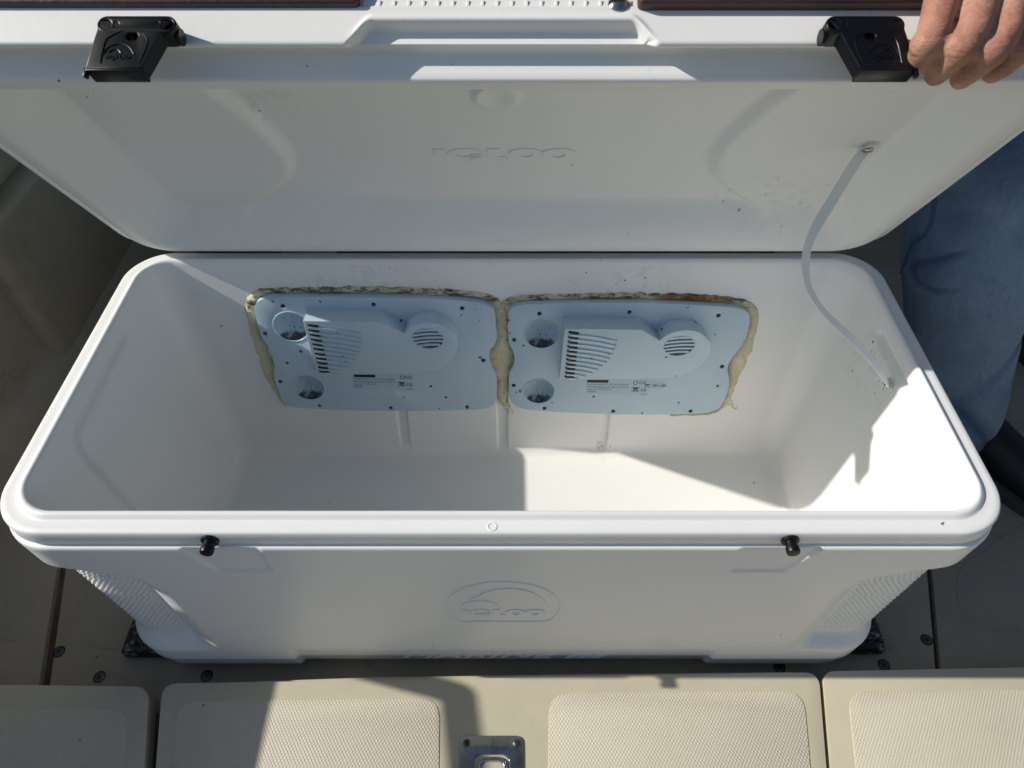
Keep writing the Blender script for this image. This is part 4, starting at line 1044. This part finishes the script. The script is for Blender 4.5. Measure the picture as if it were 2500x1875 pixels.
# jeans
J = [[(*(hip+Vector((0, 0, .03))), .150), (*(hip-Vector((0, 0, .06))), .155)],
     [(*hipA, .130), (*hipA.lerp(kneeA, .5), .118), (*kneeA, .098), (*kneeA.lerp(ankA, .25), .095), (*kneeA.lerp(ankA, .6), .083), (*kneeA.lerp(ankA, .92), .074), (ankA.x, ankA.y, .068, .074)],
     [(*hipB, .128), (*hipB.lerp(kneeB, .5), .108), (*kneeB, .090), (*kneeB.lerp(ankB, .5), .080), (ankB.x, ankB.y, .085, .070)]]
jm = remeshed(capsules(J), .0048, 9)
nrms = [v.normal.copy() for v in jm.vertices]; wear_shade = []
def N3(x, y, z): return noise.noise(Vector((x, y, z)))
for v in jm.vertices:
    p = v.co.copy(); n_ = nrms[v.index]
    kn = math.exp(-((p.z-.50)/.12)**2)+.7*math.exp(-((p.z-.13)/.07)**2)+.35
    w1 = N3(p.x*3, p.y*3, p.z*3)*.5
    a_ = N3(p.x*1.6+p.z*2.2+3, p.y*1.6, p.z*7.5+p.x*7.4+w1); b_ = N3(p.x*2.0-p.z*3-7, p.y*2+2, p.z*10-p.x*11+w1)
    ma = ss(-.18, .18, N3(p.x*5+9, p.y*5, p.z*5)); mb = ss(-.12, .22, N3(p.x*6-4, p.y*6, p.z*6+5))
    va = max(0, 1-abs(a_)*7.5)**1.5*ma; vb = max(0, 1-abs(b_)*9)**1.5*mb; kn -= .15
    body_ = .020*N3(p.x*4, p.y*4, p.z*6)*kn
    v.co = p+n_*(body_-.013*va*kn-.009*vb*(kn+.2)+.004)
    wear_shade.append(min(1, max(0, .72+16*body_-.65*va-.5*vb)))  # fold shade put into the tone along with dye fade: valleys darker
    if v.co.z < .032: v.co.z = .032
at_ = jm.attributes.new('wear_shade', 'FLOAT', 'POINT'); at_.data.foreach_set('value', wear_shade)
jn = link('jeans', jm, M['denim'], person, smooth=180)
# outer seam of the near leg: a raised double fold running down it
bpy.context.view_layer.update()
from mathutils.bvhtree import BVHTree
bvh = BVHTree.FromPolygons([v.co for v in jm.vertices], [tuple(p.vertices) for p in jm.polygons])
sv = []
for (x_, y_) in [(2286, 455), (2282, 500), (2274, 545), (2258, 575), (2236, 590), (2222, 610), (2212, 640), (2202, 665), (2196, 700), (2189, 740), (2186, 780)]:
    r_ = ray(x_, y_).normalized(); hit = bvh.ray_cast(camc, r_)
    if hit[0]: sv.append(hit[0]+hit[1]*.0008)
if len(sv) > 3: link('trouser_seam', tube(catmull(sv, 6), .0028, 8), M['denim'], jn)
# shirt
SH = [[(*(hip+Vector((0, 0, .02))), .160), (*hip.lerp(neck, .4), .150), (*hip.lerp(neck, .72), .152), (*neck.lerp(hip, .18), .085)], [(*shl, .078), (*shl.lerp(elbow, .45), .068)], [(*shr, .078), (1.25, 1.36, 1.26, .066)], [(*shl, .075), (*hip.lerp(neck, .8), .13), (*shr, .075)]]
link('shirt', remeshed(capsules(SH), .010, 4), M['shirt'], person, smooth=180)
link('hair', remeshed(capsules([[(head.x+.0, head.y+.005, head.z+.072, .089), (head.x+.03, head.y+.04, head.z+.02, .075)]]), .006, 3), M['hair'], person, smooth=180)
def shoe(p, yaw):
    fr = T((p.x, p.y, 0)) @ Matrix.Rotation(yaw, 4, 'Z')
    up = [[(0, .03, .060, .045), (0, .0, .055, .047), (0, -.06, .048, .044), (0, -.12, .042, .042), (0, -.17, .038, .036)]]
    me = remeshed(capsules(up), .005, 3)
    for v in me.vertices:
        if v.co.z < .016: v.co.z = .016
    o = link('shoe', me, M['shoe'], person, fr, smooth=180)
    so_ = [(x_, y_) for x_, y_ in smoothloop([(-.045, .07), (-.048, 0), (-.040, -.08), (-.052, -.15), (-.03, -.215), (.02, -.215), (.052, -.15), (.046, -.08), (.048, 0), (.045, .07)], 2)]
    link('sole', prism(so_, z0=.0, z1=.022, bevel=.003), M['sole'], o, fr)
    for i in range(4): link('lace', tube([(-.022, -.04-.024*i, .086-.004*i), (0, -.045-.024*i, .094-.005*i), (.022, -.04-.024*i, .086-.004*i)], .0025, 6), M['sole'], o, fr)
shoe(Vector((ankA.x+.055, ankA.y+.02, 0)), radians(28)); shoe(Vector((ankB.x, ankB.y, 0)), radians(-10))
